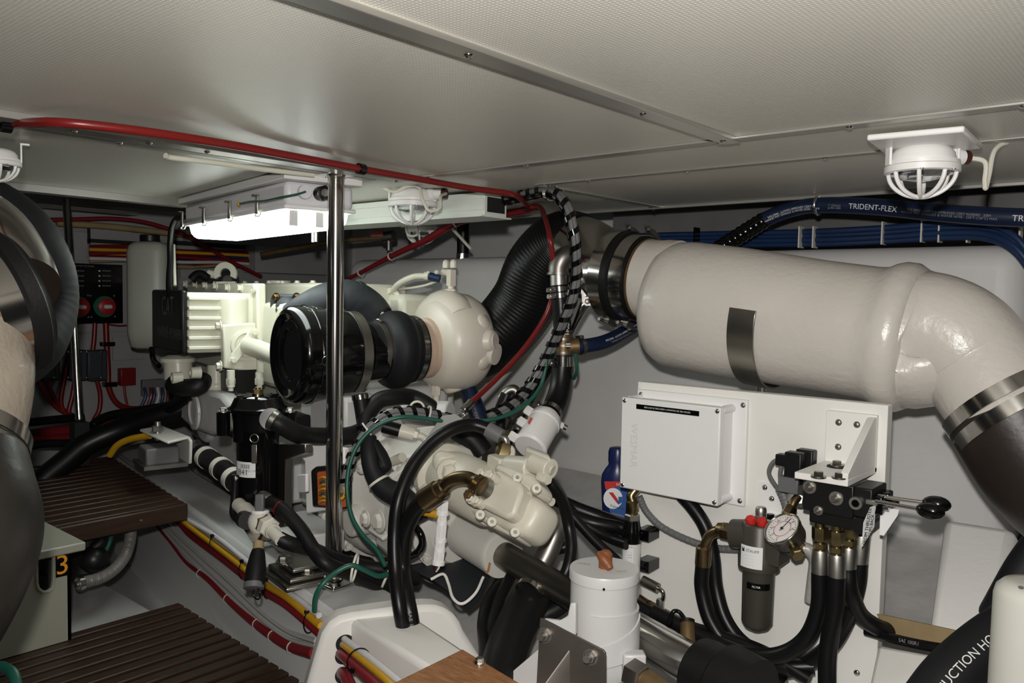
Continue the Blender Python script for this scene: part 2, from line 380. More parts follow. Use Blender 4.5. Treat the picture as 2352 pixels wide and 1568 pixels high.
# ================================================================ exhaust run on the right
DL=PY(1530,696,1.87); DJ=PY(2052,772,1.87); AX=(DJ-DL).normalized(); DLEN=(DJ-DL).length
t=thing('exhaust_muffler','big white fibreglass exhaust duct with mitred elbow slung above the white board','exhaust duct',at(DL,1.0))
g=G().lathe(DL,AX,[(-.012,0),(-.012,.120),(-.004,.134),(.006,.148),(.03,.160),(.07,.163),(.20,.160),(DLEN-.16,.148),(DLEN-.05,.145),(DLEN-.025,.147),(DLEN-.008,.156),(DLEN+.008,.161),(DLEN+.03,.160),(DLEN+.05,.148)],64)
DLn=DL+Z*.056
part('body',g,'duct_white',t,smooth=60); part('neck',G().lathe(DLn,AX,[(-.10,.104),(-.02,.105),(.0,.108),(.03,.108)],56),'duct_white',t,smooth=60)
el=[DJ+AX*.03,DJ+AX*.05,P(2112,748,1.715),P(2160,758,1.69),P(2200,785,1.672),P(2240,830,1.655),P(2285,893,1.62),P(2330,952,1.59)]
g=G().tube(el,[.150,.143,.113,.112,.114,.112,.109,.109],n=48,sub=8); part('elbow',g,'duct_white',t,smooth=70)
ed=(el[-1]-el[-2]).normalized()
part('inlet_edge',G().ring(DLn-AX*.062,AX,.104,.006,.003),'bronze',t,'bronze coloured edge of the inlet neck')
# rubber elbow hose after the duct
q0=P(2300,912,1.605)
t2=thing('exhaust_hose','dark rubber exhaust hose clamped to the lower end of the white duct elbow','hose',at(q0,.6))
hp=[q0+ed*.02,P(2345,985,1.58),P(2395,1060,1.56),P(2460,1130,1.55),P(2540,1180,1.55)]
mat('rubber_brown',(.022,.015,.012),.42,bump=.15,bs=100)
part('hose',G().tube(hp,.119,n=40,sub=8),'rubber_brown',t2,smooth=60)
for k in (.012,.048): clampband(t2,q0+ed*k,ed,.120,.026)
part('elbow_lump',G().ball(P(2318,1062,1.56),.050,24,(1,.8,1.0)),'rubber_brown',t2)
# support strap under the duct
sc=DL+AX*((PY(1690,800,1.70)-DL).dot(AX)); u,w=perp(AX); up=Z-AX*AX.dot(Z); up.normalize(); sd=AX.cross(up); sd=sd if sd.y<0 else -sd
t=thing('duct_strap','bent polished steel strap cradling the white duct from below','bracket',at(sc,sc.z-.2))
g=G(); vs=[];R=.160
prof=[(-.032,R-.0),(-.032,R+.005),(.032,R+.005),(.032,R-.0)]
a0=math.atan2(0.05,1); angs=[rad(8)-k*rad(138)/24 for k in range(25)]
for a in angs:
    for tt,rr in prof: vs.append(sc+AX*tt+(sd*cos(a)+up*sin(a))*rr)
fs=[]
for i in range(24):
    for k in range(4): fs.append((i*4+k,i*4+(k+1)%4,i*4+4+(k+1)%4,i*4+4+k))
fs+=[(0,1,2,3),(99,98,97,96)]; g.add(vs,fs); part('strap',g,'brushed',t,bev=.0015)
s0=sc-up*R; part('stud',G().cyl(s0,at(s0,.72),.012),'stainless',t)
# clamps and rubber coupling on the inlet
t=thing('exhaust_coupling','black rubber coupling with steel clamps joining the duct to the polished exhaust elbow','coupling',at(DLn-AX*.1,DLn.z-.12))
part('sleeve',G().lathe(DLn-AX*.158,AX,[(0,.108),(.01,.120),(.045,.121),(.05,.112),(.095,.112)],48),'rubber',t)
for k in (-.148,-.088):
    c=DLn+AX*k; part('clamp_band',G().ring(c-AX*.018,AX,.113 if k>-.1 else .121,.036,.002,56),'stainless',t)
    for sgn,ang in ((1,1.9),(-1,-1.35)):
        dv=(sd*cos(ang)+up*sin(ang)); tv=AX.cross(dv)
        g=G().box(c+dv*.128,(.014,.03,.022),(dv,tv,AX)); g.cyl(c+dv*.131-tv*.045,c+dv*.131+tv*.04,.0045); g.hexh(c+dv*.131+tv*.018,tv,.009,.009); part('clamp_bolt',g,'cast_steel',t)
# polished exhaust elbow
t=thing('exhaust_elbow','polished steel exhaust elbow between the black ribbed hose and rubber coupling','exhaust pipe',at(DLn-AX*.28,DLn.z-.1))
ep=[DLn-AX*.15,DLn-AX*.20,P(1362,588,2.34),P(1318,566,2.42)]
part('pipe',G().tube(ep,.097,n=40,sub=10),'stainless',t,smooth=60)
bs=P(1352,640,2.2); part('drain_plug',G().ball(P(1338,592,2.24),.012,12),'stainless',t)
# black ribbed exhaust hose from the turbocharger
hp=[P(1340,565,2.40),P(1290,562,2.44),P(1240,612,2.48),P(1205,692,2.52),P(1145,765,2.55),P(1085,800,2.57)]
t=thing('exhaust_hose','thick black ribbed exhaust hose curving up from the turbocharger','hose',at(hp[3],.9))
part('hose',G().tube(hp,[.094,.10,.104,.104,.104],n=48,sub=44,fn=lambda i:1+.004*sin(i*1.5)),'hose_black',t,smooth=70)
# chrome flattened bracket hanging under the elbow
t=thing('steel_stay','flattened chrome stay bolted below the polished exhaust elbow','bracket',P(1330,725,2.28))
a=P(1356,672,2.20); b=P(1342,700,2.20); c=P(1324,738,2.22); d=P(1309,772,2.24)
part('rod',G().tube([a,b,c,d],[.018,.02,.012,.009],n=14,sub=8,sq=.6),'stainless',t); g=G().box(P(1354,682,2.192),(.045,.008,.05),(CR,FW,CU)); part('tab',g,'stainless',t,bev=.002); bolt(t,P(1349,692,2.18),-FW,.008,.005,'cast_steel')
# ================================================================ blue hoses
def hose(name,label,pts,r,mt,cat='hose',group=None,n=14,sub=8): return solo(name,G().tube(pts,r,n=n,sub=sub),mt,label,cat,group,smooth=60)
hp=[PY(1640,578,2.2),PY(1700,540,2.2),PY(1760,503,2.2),PY(1820,480,2.2),PY(1880,471,2.19),PY(2000,474,2.18),PY(2150,488,2.16),PY(2300,498,2.15),PY(2420,502,2.15)]
t=thing('water_hose','blue lettered water hose looping under the ceiling edge above the white duct','hose',at(hp[0],hp[0].z))
part('hose',G().tube(hp,.0215,n=18,sub=10),'blue_hose',t,smooth=60)
part('ribbed_sleeve',G().tube(hp[:3],.0235,n=18,sub=24,fn=lambda i:1+.07*sin(i*1.3)),'gloss_black',t,'black ribbed sleeve on the lower end')
def side_ang(pts,frac,sub):   # angle around the hose that faces the lens
    q=smooth_pts(pts,sub); F=frames(q); i=int(frac*(len(q)-1)); T,u,w=F[i]; d=(CAM-q[i]).normalized(); return math.atan2(d.dot(w),d.dot(u))
sa=side_ang(hp,.6,10)
for s,fr,sz,da,mm in (('TRIDENT-FLEX',.555,.019,.12,'ink_white'),('TRIDENT-FLEX',.985,.019,.12,'ink_white'),('MARINE WET EXHAUST & WATER HOSE - 250°F (120°C) MAX',.76,.0078,.35,'ink_grey'),
  ('SAE J2006 - LLOYD\'S APPROVED CERT 93/00002   2004',.76,.0078,-.05,'ink_grey'),('#100-1000',.44,.0078,.35,'ink_grey'),('1" (25mm)',.44,.0078,-.05,'ink_grey'),
  ('MARINE WET EXHAUST & WATER HOSE - 250°F',.30,.0078,.35,'ink_white'),('SAE J2006 - LLOYD\'S APPROVED CERT 93',.30,.0078,-.05,'ink_white')):
    part('lettering',G().text_on(s,hp,fr,sz,.0217,side_ang(hp,fr if fr<.95 else .9,10)+da*.8,10,flip=side_flip(hp) if False else False),mm,t)
c=hp[4]; part('hanger',G().torus(c,(hp[5]-hp[3]).normalized(),.024,.004),'stainless',t); part('hanger_strap',G().cyl(c+Z*.025,at(c,1.28),.005),'stainless',t)
t=thing('cable_bundle','flat bundle of blue tubes tied together lying along the tank top','tubing',PY(1900,545,2.33))
bp=[PY(1400,556,2.42),PY(1500,552,2.40),PY(1620,550,2.39),PY(1760,548,2.38),PY(1900,545,2.36),PY(2040,538,2.36),PY(2150,530,2.35),PY(2260,530,2.33),PY(2330,560,2.30),PY(2390,640,2.30)]
for i,(oy,oz) in enumerate(((0,.018),(.005,.006),(0,-.006),(.005,-.018))): part('tube',G().tube([p+V((0,oy,oz)) for p in bp],.0085,n=10,sub=8),'blue_bundle',t,smooth=60)
for x in (1600,1840,1872,2030,2120,2160,2225,2345):
    i=min(range(len(bp)-1),key=lambda k:abs((bp[k]-PY(x,545,2.35)).length)); c=PY(x,545 if x<1950 else (536 if x<2100 else 530),2.36); part('cable_tie',G().box(c,(.004,.036,.062)),'tie_white' if x!=1600 else 'gloss_black',t)
# ================================================================ caged bulkhead lamps
def caged_lamp(label,c,R,az,cable,plate=None,back=True):
    t=thing('bulkhead_lamp',label,'lamp',c,'white caged bulkhead lamps')
    k=R/.065; dv=V((cos(az),sin(az),0)); sv=V((-dv.y,dv.x,0))
    part('housing',G().lathe(c,Z,[(.002*k,.066*k),(.010*k,.066*k),(.011*k,.060*k),(.025*k,.057*k),(.034*k,.050*k),(.040*k,.036*k),(.041*k,0)],40),'white_paint',t)
    part('cage_ring',G().lathe(c,-Z,[(-.001*k,.056*k),(-.001*k,.068*k),(.011*k,.068*k),(.013*k,.060*k),(.011*k,.056*k),(-.001*k,.056*k)],40,cap=False),'white_paint',t)
    part('lens',G().lathe(c,-Z,[(0,.054*k),(.006*k,.053*k),(.016*k,.046*k),(.023*k,.033*k),(.027*k,.015*k),(.028*k,0)],32),'glass',t)
    part('reflector',G().lathe(c,-Z,[(-.001*k,.053*k),(-.0005*k,0)],32,cap=False),'aluminium',t)
    for i in range(4):
        a=az+i*pi/4+.25; u=V((cos(a),sin(a),0)); pts=[c+u*(.060*k*cos(b))-Z*(.008*k+.050*k*sin(b)) for b in [pi*j/12 for j in range(13)]]
        if i%2==0 or True: part('cage_bar',G().tube(pts,.0042*k,n=8,sub=2),'white_paint',t)
    for s in (-1,1):
        b=c+(CR*.88*s+FH*.15).normalized()*.070*k if False else c+sv*s*.066*k
        g=G().box(b+Z*.032*k,(.005*k,.020*k,.060*k),(sv,dv,Z)); g.box(b+sv*s*.010*k+Z*.060*k,(.026*k,.022*k,.006*k),(sv,dv,Z)); part('foot',g,'white_paint',t,bev=.001)
        screw(t,b+sv*s*.014*k+Z*.055*k,-Z,.004*k)
        screw(t,c+(dv*.06+sv*s*.03)*k-Z*.012*k,-Z,.004*k)
    gd=cable[0]; part('gland',G().lathe(c+Z*.022*k,gd,[(.05*k,.018*k),(.066*k,.018*k),(.068*k,.015*k),(.088*k,.015*k),(.09*k,.013*k)],20),'white_paint',t)
    mat('gland_red',(.05,.012,.012),.5) if 'gland_red' not in MATS else 0
    part('gland_nut',G().cyl(c+Z*.022*k+gd*.089*k,c+Z*.022*k+gd*.101*k,.0135*k),'gland_red',t)
    part('cable',G().tube([c+Z*.022*k+gd*.099*k]+cable[1],.0042*max(k,1),n=8,sub=8),'tie_white',t)
    if plate:
        part('base_plate',G().prism(plate,Z*.010),'white_paint',t,bev=.003)
        
    return t
c=P(2118,384,1.40)
pl=[PZ(1990,334,1.255),PZ(2214,315,1.255),PZ(2256,352,1.255),PZ(2040,372,1.255)]
pl=[at(p,1.263) for p in pl]
caged_lamp('large white caged lamp on a white base plate, right of the ceiling panels',c,.0570,math.atan2(FH.y,FH.x)+pi,
  [(CR*.98+FH*.2).normalized(),[P(2262,372,1.40),P(2262,415,1.40),P(2264,432,1.40),P(2272,400,1.41),P(2285,345,1.42),P(2320,325,1.43),P(2365,322,1.44)]],pl)
c=P(948,466,2.20)
caged_lamp('white caged lamp in front of the long white cable trunking',c,.063,math.atan2(FH.y,FH.x)+pi-.2,
  [(CR*.9-FH*.3).normalized(),[P(1012,452,2.1),P(1010,478,2.08),P(985,483,2.08),P(970,455,2.08),P(962,430,2.1),P(935,428,2.13),P(905,440,2.16),P(870,425,2.2)]],None)
c=P(968,528,3.0)
caged_lamp('smaller looking caged lamp hanging beyond the white trunking',c,.058,math.atan2(FH.y,FH.x)+pi+.5,
  [(CR*-.9-FH*.4).normalized(),[P(930,515,2.85),P(938,540,2.84),P(958,538,2.84),P(955,512,2.86),P(940,505,2.9)]],None)
c=P(-8,372,1.55)
caged_lamp('caged lamp cut by the left edge of the photo beneath the ceiling',c,.040,math.atan2(FH.y,FH.x)+pi+.5,
  [(CR*-.9-FH*.4).normalized(),[P(-60,350,1.5),P(-90,340,1.5)]],None)
# ================================================================ white board with the hydraulic gear
BY=1.72
def B(x,y,o=0): return PY(x,y,BY-o)       # a point o metres in front of the board
bl=B(1465,875).x; br=B(2040,932).x
g=G(); g.boxp(V((bl,BY,.14)),X*(br-bl),Y*.032,Z*(.795-.14))
bd=solo('mounting_board',g,'ivory_board','big white mounting board standing beneath the duct, carrying the hydraulic gear','board',bev=.002)
WL[bd.name]=V(bd.location)
for x,y in ((1692,1448),(1690,1472),(1968,1545),(1967,1300)): screw(bd,B(x,y),-Y,.007)
# control box
o=.085; f0=B(1428,908,o+.0); f1=B(1655,940,o); f2=B(1650,1164,o)
x0=f0.x; x1=f1.x; z1=(f0.z+f1.z)/2; z0=(B(1425,1119,o).z+f2.z)/2
t=thing('control_box','white control box with black strip label and embossed lettering on the board','control box',V(((x0+x1)/2,BY-o/2,z0)))
fx0=B(1470,890).x; fx1=B(1722,918).x; fz1=B(1722,918).z; fz0=B(1715,1162).z
g=G().boxp(V((fx0,BY-.012,fz0)),X*(fx1-fx0),Y*.012,Z*(fz1-fz0)); part('flange',g,'white_plastic',t,bev=.002)
g=G().boxp(V((x0+.006,BY-o+.022,z0+.006)),X*(x1-x0-.012),Y*(o-.03),Z*(z1-z0-.012)); part('body',g,'white_plastic',t,bev=.003)
g=G().boxp(V((x0,BY-o,z0)),X*(x1-x0),Y*.022,Z*(z1-z0)); part('lid',g,'white_plastic',t,bev=.003)
for x in (x0+.008,x1-.008):
    for z in (z0+.008,z1-.008):
        part('corner_post',G().cyl(V((x,BY-o+.02,z)),V((x,BY-.01,z)),.009),'white_plastic',t); screw(t,V((x,BY-o,z)),-Y,.0055)
for x in (fx0+.010,fx1-.010):
    for z in (fz0+.012,fz1-.012): screw(t,V((x,BY-.012,z)),-Y,.006,'cast_steel')
lc=(B(1462,929,o)+B(1606,954,o))/2; lw=B(1606,950,o).x-B(1462,930,o).x
g=G().box(V((lc.x,BY-o-.0006,lc.z)),(lw,.0012,.0115)); part('strip_label',g,'gloss_black',t,'black strip label with white capitals')
part('label_lettering',G().text('REPLACE FILTERS EVERY 6 MONTHS OR 500 HOURS',V((lc.x,BY-o-.0014,lc.z)),X,Z,.0052),'ink_white',t)
ec=B(1454,1022,o); mat('emboss',(.74,.73,.71),.45)
g=G().text('WESMAR',V((ec.x+.002,BY-o-.0003,ec.z)),-Z,X,.026,0,.0016); part('embossed_lettering',g,'emboss',t)
# right-angle bracket
o=.17
t=thing('angle_bracket','white welded angle bracket with gusset bolted high on the board','bracket',B(1950,1060,.05))
p0=B(1898,940); p1=B(2012,960); zb=B(1898,1056).z; p2=B(1990,1120,o)
xa=B(1898,1056).x; xb=B(2014,1075).x
g=G().boxp(V((xa,BY-.012,zb-.01)),X*(xb-xa),Y*.012,Z*(p0.z-zb+.01)); part('back_plate',g,'ivory_board',t,bev=.0015)
g=G().boxp(V((xa,BY-o,zb-.012)),X*(xb-xa),Y*o,Z*.013); part('shelf_plate',g,'ivory_board',t,bev=.0015)
g=G().prism([V((xb-.014,BY-.012,p0.z-.004)),V((xb-.014,BY-.03,p0.z-.004)),V((xb-.014,BY-o,zb+.012)),V((xb-.014,BY-o,zb)),V((xb-.014,BY-.012,zb))],X*.014); part('gusset',g,'ivory_board',t,bev=.0015)
for x,y in ((1926,970),(1968,975),(1925,1026)): screw(t,B(x,y,.012),-Y,.007,'cast_steel')
for x,y in ((1880,1095),(1928,1098),(1922,1070)):
    q=PZ(x,y,zb+.001); bolt(t,q,Z,.0095,.009,'brushed')
part('washer',G().torus(PZ(1922,1071,zb+.002),Z,.017,.0022),'rubber',t)
# directional valve block with levers
zt=zb-.012
t=thing('valve_block','black hydraulic valve block with two chrome levers under the angle bracket','valve',V(((xa+xb)/2,BY-.10,zt-.12)))
vx0=B(1843,1150,.155).x; vx1=B(1960,1160,.155).x; h=.062
g=G().boxp(V((vx0,BY-.155,zt-h)),X*(vx1-vx0),Y*.085,Z*h); part('inlet_section',g,'black_plastic',t,bev=.003)
g=G().boxp(V((vx1-.004,BY-.150,zt-h+.004)),X*.036,Y*.085,Z*(h-.006)); part('work_section',g,'black_plastic',t,bev=.003)
for k in range(4):
    g=G().boxp(V((vx1+.031,BY-.147+k*.020,zt-.048)),X*(.018-.003*(k%2)),Y*.018,Z*.034); part('spool_cap',g,'gloss_black',t,bev=.003); part('spool_cap',G().cyl(V((vx1+.046,BY-.138+k*.02,zt-.034)),V((vx1+.058,BY-.138+k*.02,zt-.034)),.006),'stainless' if k<2 else 'gloss_black',t)
g=G().boxp(V((vx0+.008,BY-.140,zt-h-.026)),X*(vx1-vx0+.018),Y*.075,Z*.028); part('port_manifold',g,'black_plastic',t,bev=.004)
part('port_boss',G().cyl(V((vx1+.012,BY-.15,zt-h-.012)),V((vx1+.012,BY-.08,zt-h-.012)),.016),'black_plastic',t)
for x,y,r in ((1860,1118,.0085),(1921,1144,.0088),(1880,1172,.0060)):
    q=B(x,y,.155); part('washer',G().cyl(q,q-Y*.002,r*1.5,n=24),'zinc',t); part('tie_bolt',G().hexh(q-Y*.001,-Y,r,.006).cyl(q,q-Y*.017,r*.55),'cast_steel',t)
q=B(1968,1154,.15); part('port_plug',G().cyl(q,q-Y*.008,.012),'zinc',t); part('plug_recess',G().cyl(q-Y*.007,q-Y*.0085,.007),'gloss_black',t)
def lever(p,e):
    d=(e-p).normalized(); part('lever',G().cyl(p,e,.0036),'stainless',t,'thin chrome lever')
    part('knob',G().ball(e+d*.012,.0155,20,(1.55,1,.95),(d,perp(d)[0],perp(d)[1])),'gloss_black',t,'black oval lever knob')
lever(B(2016,1139,.13),B(2134,1155,.12)); lever(B(2010,1151,.155),B(2120,1170,.155))
part('lever_clevis',G().box(B(2014,1143,.12),(.03,.012,.016)),'gloss_black',t,bev=.002); part('lever_clevis',G().box(B(2003,1153,.15),(.022,.010,.010)),'zinc',t,bev=.002)
# two white tags hanging at the levers
g=G().prism([B(1998,1165,.165),B(2010,1160,.15),B(2006,1210,.14),B(1979,1255,.165),B(1983,1200,.17)],V((.0012,.0012,0))); 
tg=solo('instruction_tag',g,'label_white','white lettered tag hanging by the lever pivots','tag'); WL[tg.name]=V(tg.location)
ux=(B(2000,1165,.168)-B(1986,1250,.17)); 
part('lettering',G().text('FROM THRUSTER',B(1992,1208,.1715),ux,-CR+ux*0,.009,.0006),'ink',tg); part('lettering',G().text('CLIPS BACK',B(2001,1206,.1705),ux,-CR,.008,.0006),'ink',tg)
g=G().prism([B(2022,1165,.13),B(2065,1170,.11),B(2062,1183,.11),B(2030,1230,.13),B(2020,1228,.13)],V((.0,.0015,0))); solo('blank_tag',g,'label_white','blank white tag below the chrome levers','tag')
# solenoid with grey leads
t=thing('solenoid_valve','black twin solenoid plugs with grey leads beside the angle bracket','solenoid',B(1830,1080,.06))
for dx,do in ((0,.075),(26,.045)):
    c=B(1824+dx,1075-dx*.25,do); g=G().boxp(c+V((-.017,-.013,-.032)),X*.036,Y*.027,Z*.066); part('coil',g,'black_plastic',t,bev=.003)
c=B(1803,1056,.075); part('plug',G().box(c,(.034,.024,.024)),'black_plastic',t,bev=.003)
part('valve_body',G().box(B(1820,1110,.07),(.042,.05,.032)),'mount_grey',t,bev=.002)
part('cartridge',G().hexh(B(1815,1142,.07),X,.017,.03).cyl(B(1830,1142,.07),B(1846,1142,.07),.013),'zinc',t)
part('lead',G().tube([B(1793,1053,.075),B(1775,1062,.075),B(1766,1085,.07),B(1778,1110,.06),B(1790,1124,.05)],.0045,n=10),'grey_wire',t)
part('lead',G().tube([B(1797,1062,.08),B(1792,1085,.075),B(1793,1108,.065),B(1797,1130,.05)],.0045,n=10),'grey_wire',t)
part('spiral_sleeve',G().tube([B(1792,1120,.05),B(1803,1145,.05),B(1812,1172,.05),B(1822,1195,.03)],.011,n=12,sub=10,fn=lambda i:1+.06*sin(i*2.1)),'grey_wire',t)
# small plate with two screws
t=thing('filter_bracket','thin white plate with screws holding the dark grey filter to the board','bracket',B(1775,1150))
g=G().boxp(V((B(1744,1105).x,BY-.004,B(1744,1185).z)),X*(B(1800,1110).x-B(1744,1105).x),Y*.004,Z*(B(1744,1105).z-B(1744,1185).z)); part('plate',g,'white_plastic',t,bev=.001)
for x,y in ((1756,1119),(1772,1145)): screw(t,B(x,y,.004),-Y,.0065)
zc=B(1780,1183).z; g=G().boxp(V((B(1744,1105).x,BY-.07,zc)),X*.05,Y*.07,Z*.004); part('ledge',g,'white_plastic',t); bolt(t,V((B(1770,1183,.045).x,BY-.045,zc+.004)),Z,.009,.008,'gloss_black')
# pressure filter
fo=.085; fc=B(1742,1330,fo); fd=(fc-CAM).dot(FW)
t=thing('hydraulic_filter','dark grey hydraulic filter with red plugs and maker plate, mounted beside the gauge','filter',V((fc.x,fc.y,B(1740,1445,fo).z)))
zz=lambda y:B(1742,y,fo).z
prof=[(zz(1446),.012),(zz(1440),.013),(zz(1438),.026),(zz(1428),.032),(zz(1310),.0335),(zz(1306),.0345),(zz(1298),.036)]
part('bowl',G().lathe(V((fc.x,fc.y,0)),Z,prof,32),'filter_grey',t)
prof=[(zz(1306),.030),(zz(1303),.043),(zz(1275),.044),(zz(1268),.040),(zz(1205),.038),(zz(1200),.035),(zz(1198),.0)]
part('head',G().lathe(V((fc.x,fc.y,0)),Z,prof,32),'filter_grey',t)
part('head_boss',G().cyl(V((fc.x+.01,fc.y,zz(1225))),V((fc.x+.075,fc.y-.005,zz(1225))),.03).box(V((fc.x+.03,fc.y,zz(1250))),(.05,.06,.06)),'filter_grey',t,bev=.003)
part('inlet_boss',G().cyl(V((fc.x,fc.y,zz(1227))),B(1685,1225,fo),.031),'filter_grey',t)
for x,y in ((1724,1191),(1750,1195)): q=B(x,y,fo+.02); part('red_plug',G().lathe(q-Z*.008+Y*.003,Z*.9-Y*.45,[(0,.011),(.008,.011),(.012,.009),(.010,.006)],16),'label_red',t,'bright red plastic plug')
q=B(1747,1196,fo+.005); part('indicator',G().hexh(q,Z,.014,.012).cyl(q+Z*.01,q+Z*.018,.011).lathe(q+Z*.018,Z,[(0,.0115),(.008,.0115),(.012,.009),(.013,0)],18),'zinc',t)
def curved_label(name,c,R,a0,a1,z0,z1,mm,t,lab=None,n=10):
    vs=[];
    for i in range(n+1):
        a=a0+(a1-a0)*i/n; d=V((cos(a),sin(a),0))
        vs+=[V((c.x,c.y,z0))+d*R,V((c.x,c.y,z1))+d*R]
    return part(name,G().add(vs,[(2*i,2*i+2,2*i+3,2*i+1) for i in range(n)]),mm,t,lab)
def curved_text(name,s,c,R,a,z,size,mm,t):
    v,f=text_geo(s); vs=[]
    for q in v: th=a+q.x*size/R; vs.append(V((c.x+cos(th)*R,c.y+sin(th)*R,z+q.y*size)))
    return part(name,G().add(vs,f),mm,t)
fa=math.atan2(-fc.y,-fc.x)
curved_label('maker_plate',fc,.0452,fa-.95,fa+.15,zz(1293),zz(1243),'label_white',t,'silver maker plate')
curved_text('plate_lettering','STAUFF',fc,.0456,fa-.32,zz(1254),.0085,'ink',t)
for k in range(4): curved_text('plate_lettering','--------- ----- ---'[:19-k*2],fc,.0456,fa-.42,zz(1264+k*7),.004,'ink_grey',t)
part('plate_mark',G().add([V((fc.x+cos(fa+a)*.0456,fc.y+sin(fa+a)*.0456,zz(y))) for a,y in ((-.86,1258),(-.72,1258),(-.72,1247),(-.78,1252),(-.86,1247))],[(0,1,2,3,4)]),'ink',t)
curved_label('strip_label',fc,.0340,fa-.75,fa+.75,zz(1344),zz(1329),'gloss_black',t,'black strip label'); curved_text('strip_lettering','FILTER',fc,.0344,fa-.12,zz(1337),.006,'ink_white',t)
# pressure gauge
gc=B(1797,1214,.135); gn=(V((-.30,-.62,.72))).normalized(); gd=P(1797,1214,1)-CAM
t=thing('pressure_gauge','round steel pressure gauge with white dial tilted upward beside the filter','gauge',gc-gn*.03)
gR=.0375
part('case',G().lathe(gc,-gn,[(-.002,gR-.003),(-.003,gR),(.006,gR+.001),(.010,gR-.001),(.030,gR-.003),(.034,gR*.6),(.034,0)],40,cap=False),'cast_steel',t)
part('bezel',G().torus(gc+gn*.002,gn,gR-.0005,.0028,48,10),'stainless',t)
part('dial',G().lathe(gc-gn*.0005,gn,[(0,gR-.001),(.0005,0)],40,cap=False),'gauge_face',t)
gu=(CR-gn*gn.dot(CR)).normalized(); gv=gn.cross(gu)
for k in range(25):
    a=rad(225)-rad(270)*k/24; d=gu*cos(a)+gv*sin(a); tv=gn.cross(d); l=.005 if k%4==0 else .003
    part('tick',G().box(gc+gn*.001+d*(gR*.82-l/2),(l,.0009,.0004),(d,tv,gn)),'ink',t)
    if k%4==0: part('numeral',G().text(str(k*25),gc+gn*.0012+d*(gR*.62),gu,gv,.006),'ink',t)
part('red_scale',G().torus(gc+gn*.0008,gn,gR*.5,.0006,40,4),'ink_dark_red',t)
a=rad(22); d=gu*cos(a)+gv*sin(a); part('needle',G().box(gc+gn*.0022+d*.010,(.034,.0016,.0006),(d,gn.cross(d),gn)).cyl(gc+gn*.001,gc+gn*.0035,.003),'ink',t)
part('stem',G().cyl(gc-gn*.022-gv*.03,gc-gn*.024-gv*.05,.010).hexh(gc-gn*.024-gv*.048,-gv,.014,.014),'brass',t)
part('elbow',G().tube([B(1815,1172,.10),B(1824,1152,.09),B(1834,1140,.08)],.009,n=12).hexh(B(1808,1182,.11),(B(1824,1155,.09)-B(1808,1182,.11)),.013,.02),'bronze_fit',t)
part('fitting',G().cyl(B(1805,1245,.115),B(1842,1258,.105),.012).hexh(B(1832,1254,.108),(B(1850,1262,.1)-B(1832,1254,.108)),.016,.012),'bronze_fit',t)
# plastic-wrapped lead below the gauge
mat('clear_wrap',(.35,.34,.32),.25,bump=.8,bs=90)
solo('wrapped_hose',G().tube([B(1840,1256,.105),B(1862,1266,.10),B(1872,1290,.09),B(1868,1330,.085),B(1862,1380,.08)],.0125,n=14,sub=10),'clear_wrap','grey plastic wrapped lead running down from the pressure gauge','hose')
# corrugated grey lead along the board
solo('spiral_lead',G().tube([B(1468,1140,.02),B(1485,1175,.012),B(1520,1210,.011),B(1580,1240,.011),B(1640,1258,.011),B(1700,1262,.011)],.0085,n=12,sub=30,fn=lambda i:1+.10*(i%6==0)),'grey_wire','grey spiral wrapped lead sagging across the board to the filter','cable')
# four hose ends under the valve block
def hose_end(t,p,d,r=.0175,l=.075,nut=True):
    d=d.normalized()
    part('ferrule',G().lathe(p,d,[(0,r*.92),(.004,r),(l*.82,r*1.02),(l,r*.98),(l,r*.7)],24),'zinc',t)
    part('fitting_nut',G().hexh(p-d*.045,d,r*.98,.026).hexh(p-d*.014,d,r*.86,.012).cyl(p-d*.06,p,r*.62),'brass',t)
HB=[((1884,1262),(1884,1322),[(1880,1400),(1848,1470),(1785,1505),(1700,1498),(1600,1455),(1500,1405)],.105,'black hydraulic hose, leftmost of the four under the valve block'),
    ((1922,1272),(1922,1330),[(1918,1400),(1905,1470),(1900,1520),(1900,1600)],.125,'black hydraulic hose dropping straight down under the valve block, nearest the viewer'),
    ((1950,1255),(1947,1312),[(1952,1352),(1975,1410),(2015,1440),(2048,1450)],.085,'black hydraulic hose bending right beneath the valve block'),
    ((1980,1225),(1973,1298),[(1968,1345),(1945,1420),(1900,1490),(1820,1535),(1700,1545)],.06,'black hydraulic hose under the valve block, nearest the white tags')]
for (a,b,rest,oo,lab) in HB:
    p=B(*a,oo); q=B(*b,oo); t=thing('hydraulic_hose',lab,'hose',at(q,q.z-.15),'hydraulic hoses under the valve block')
    d=(q-p).normalized(); hose_end(t,p,d,.0165,(q-p).length)
    pts=[q-d*.006]+[B(x,y,oo+.004*min(i,3)) if lab.find('right')<0 else B(x,y,oo-.03*i) for i,(x,y) in enumerate(rest)]
    part('hose',G().tube(pts,.0172,n=16,sub=10),'hose_black',t,smooth=60)
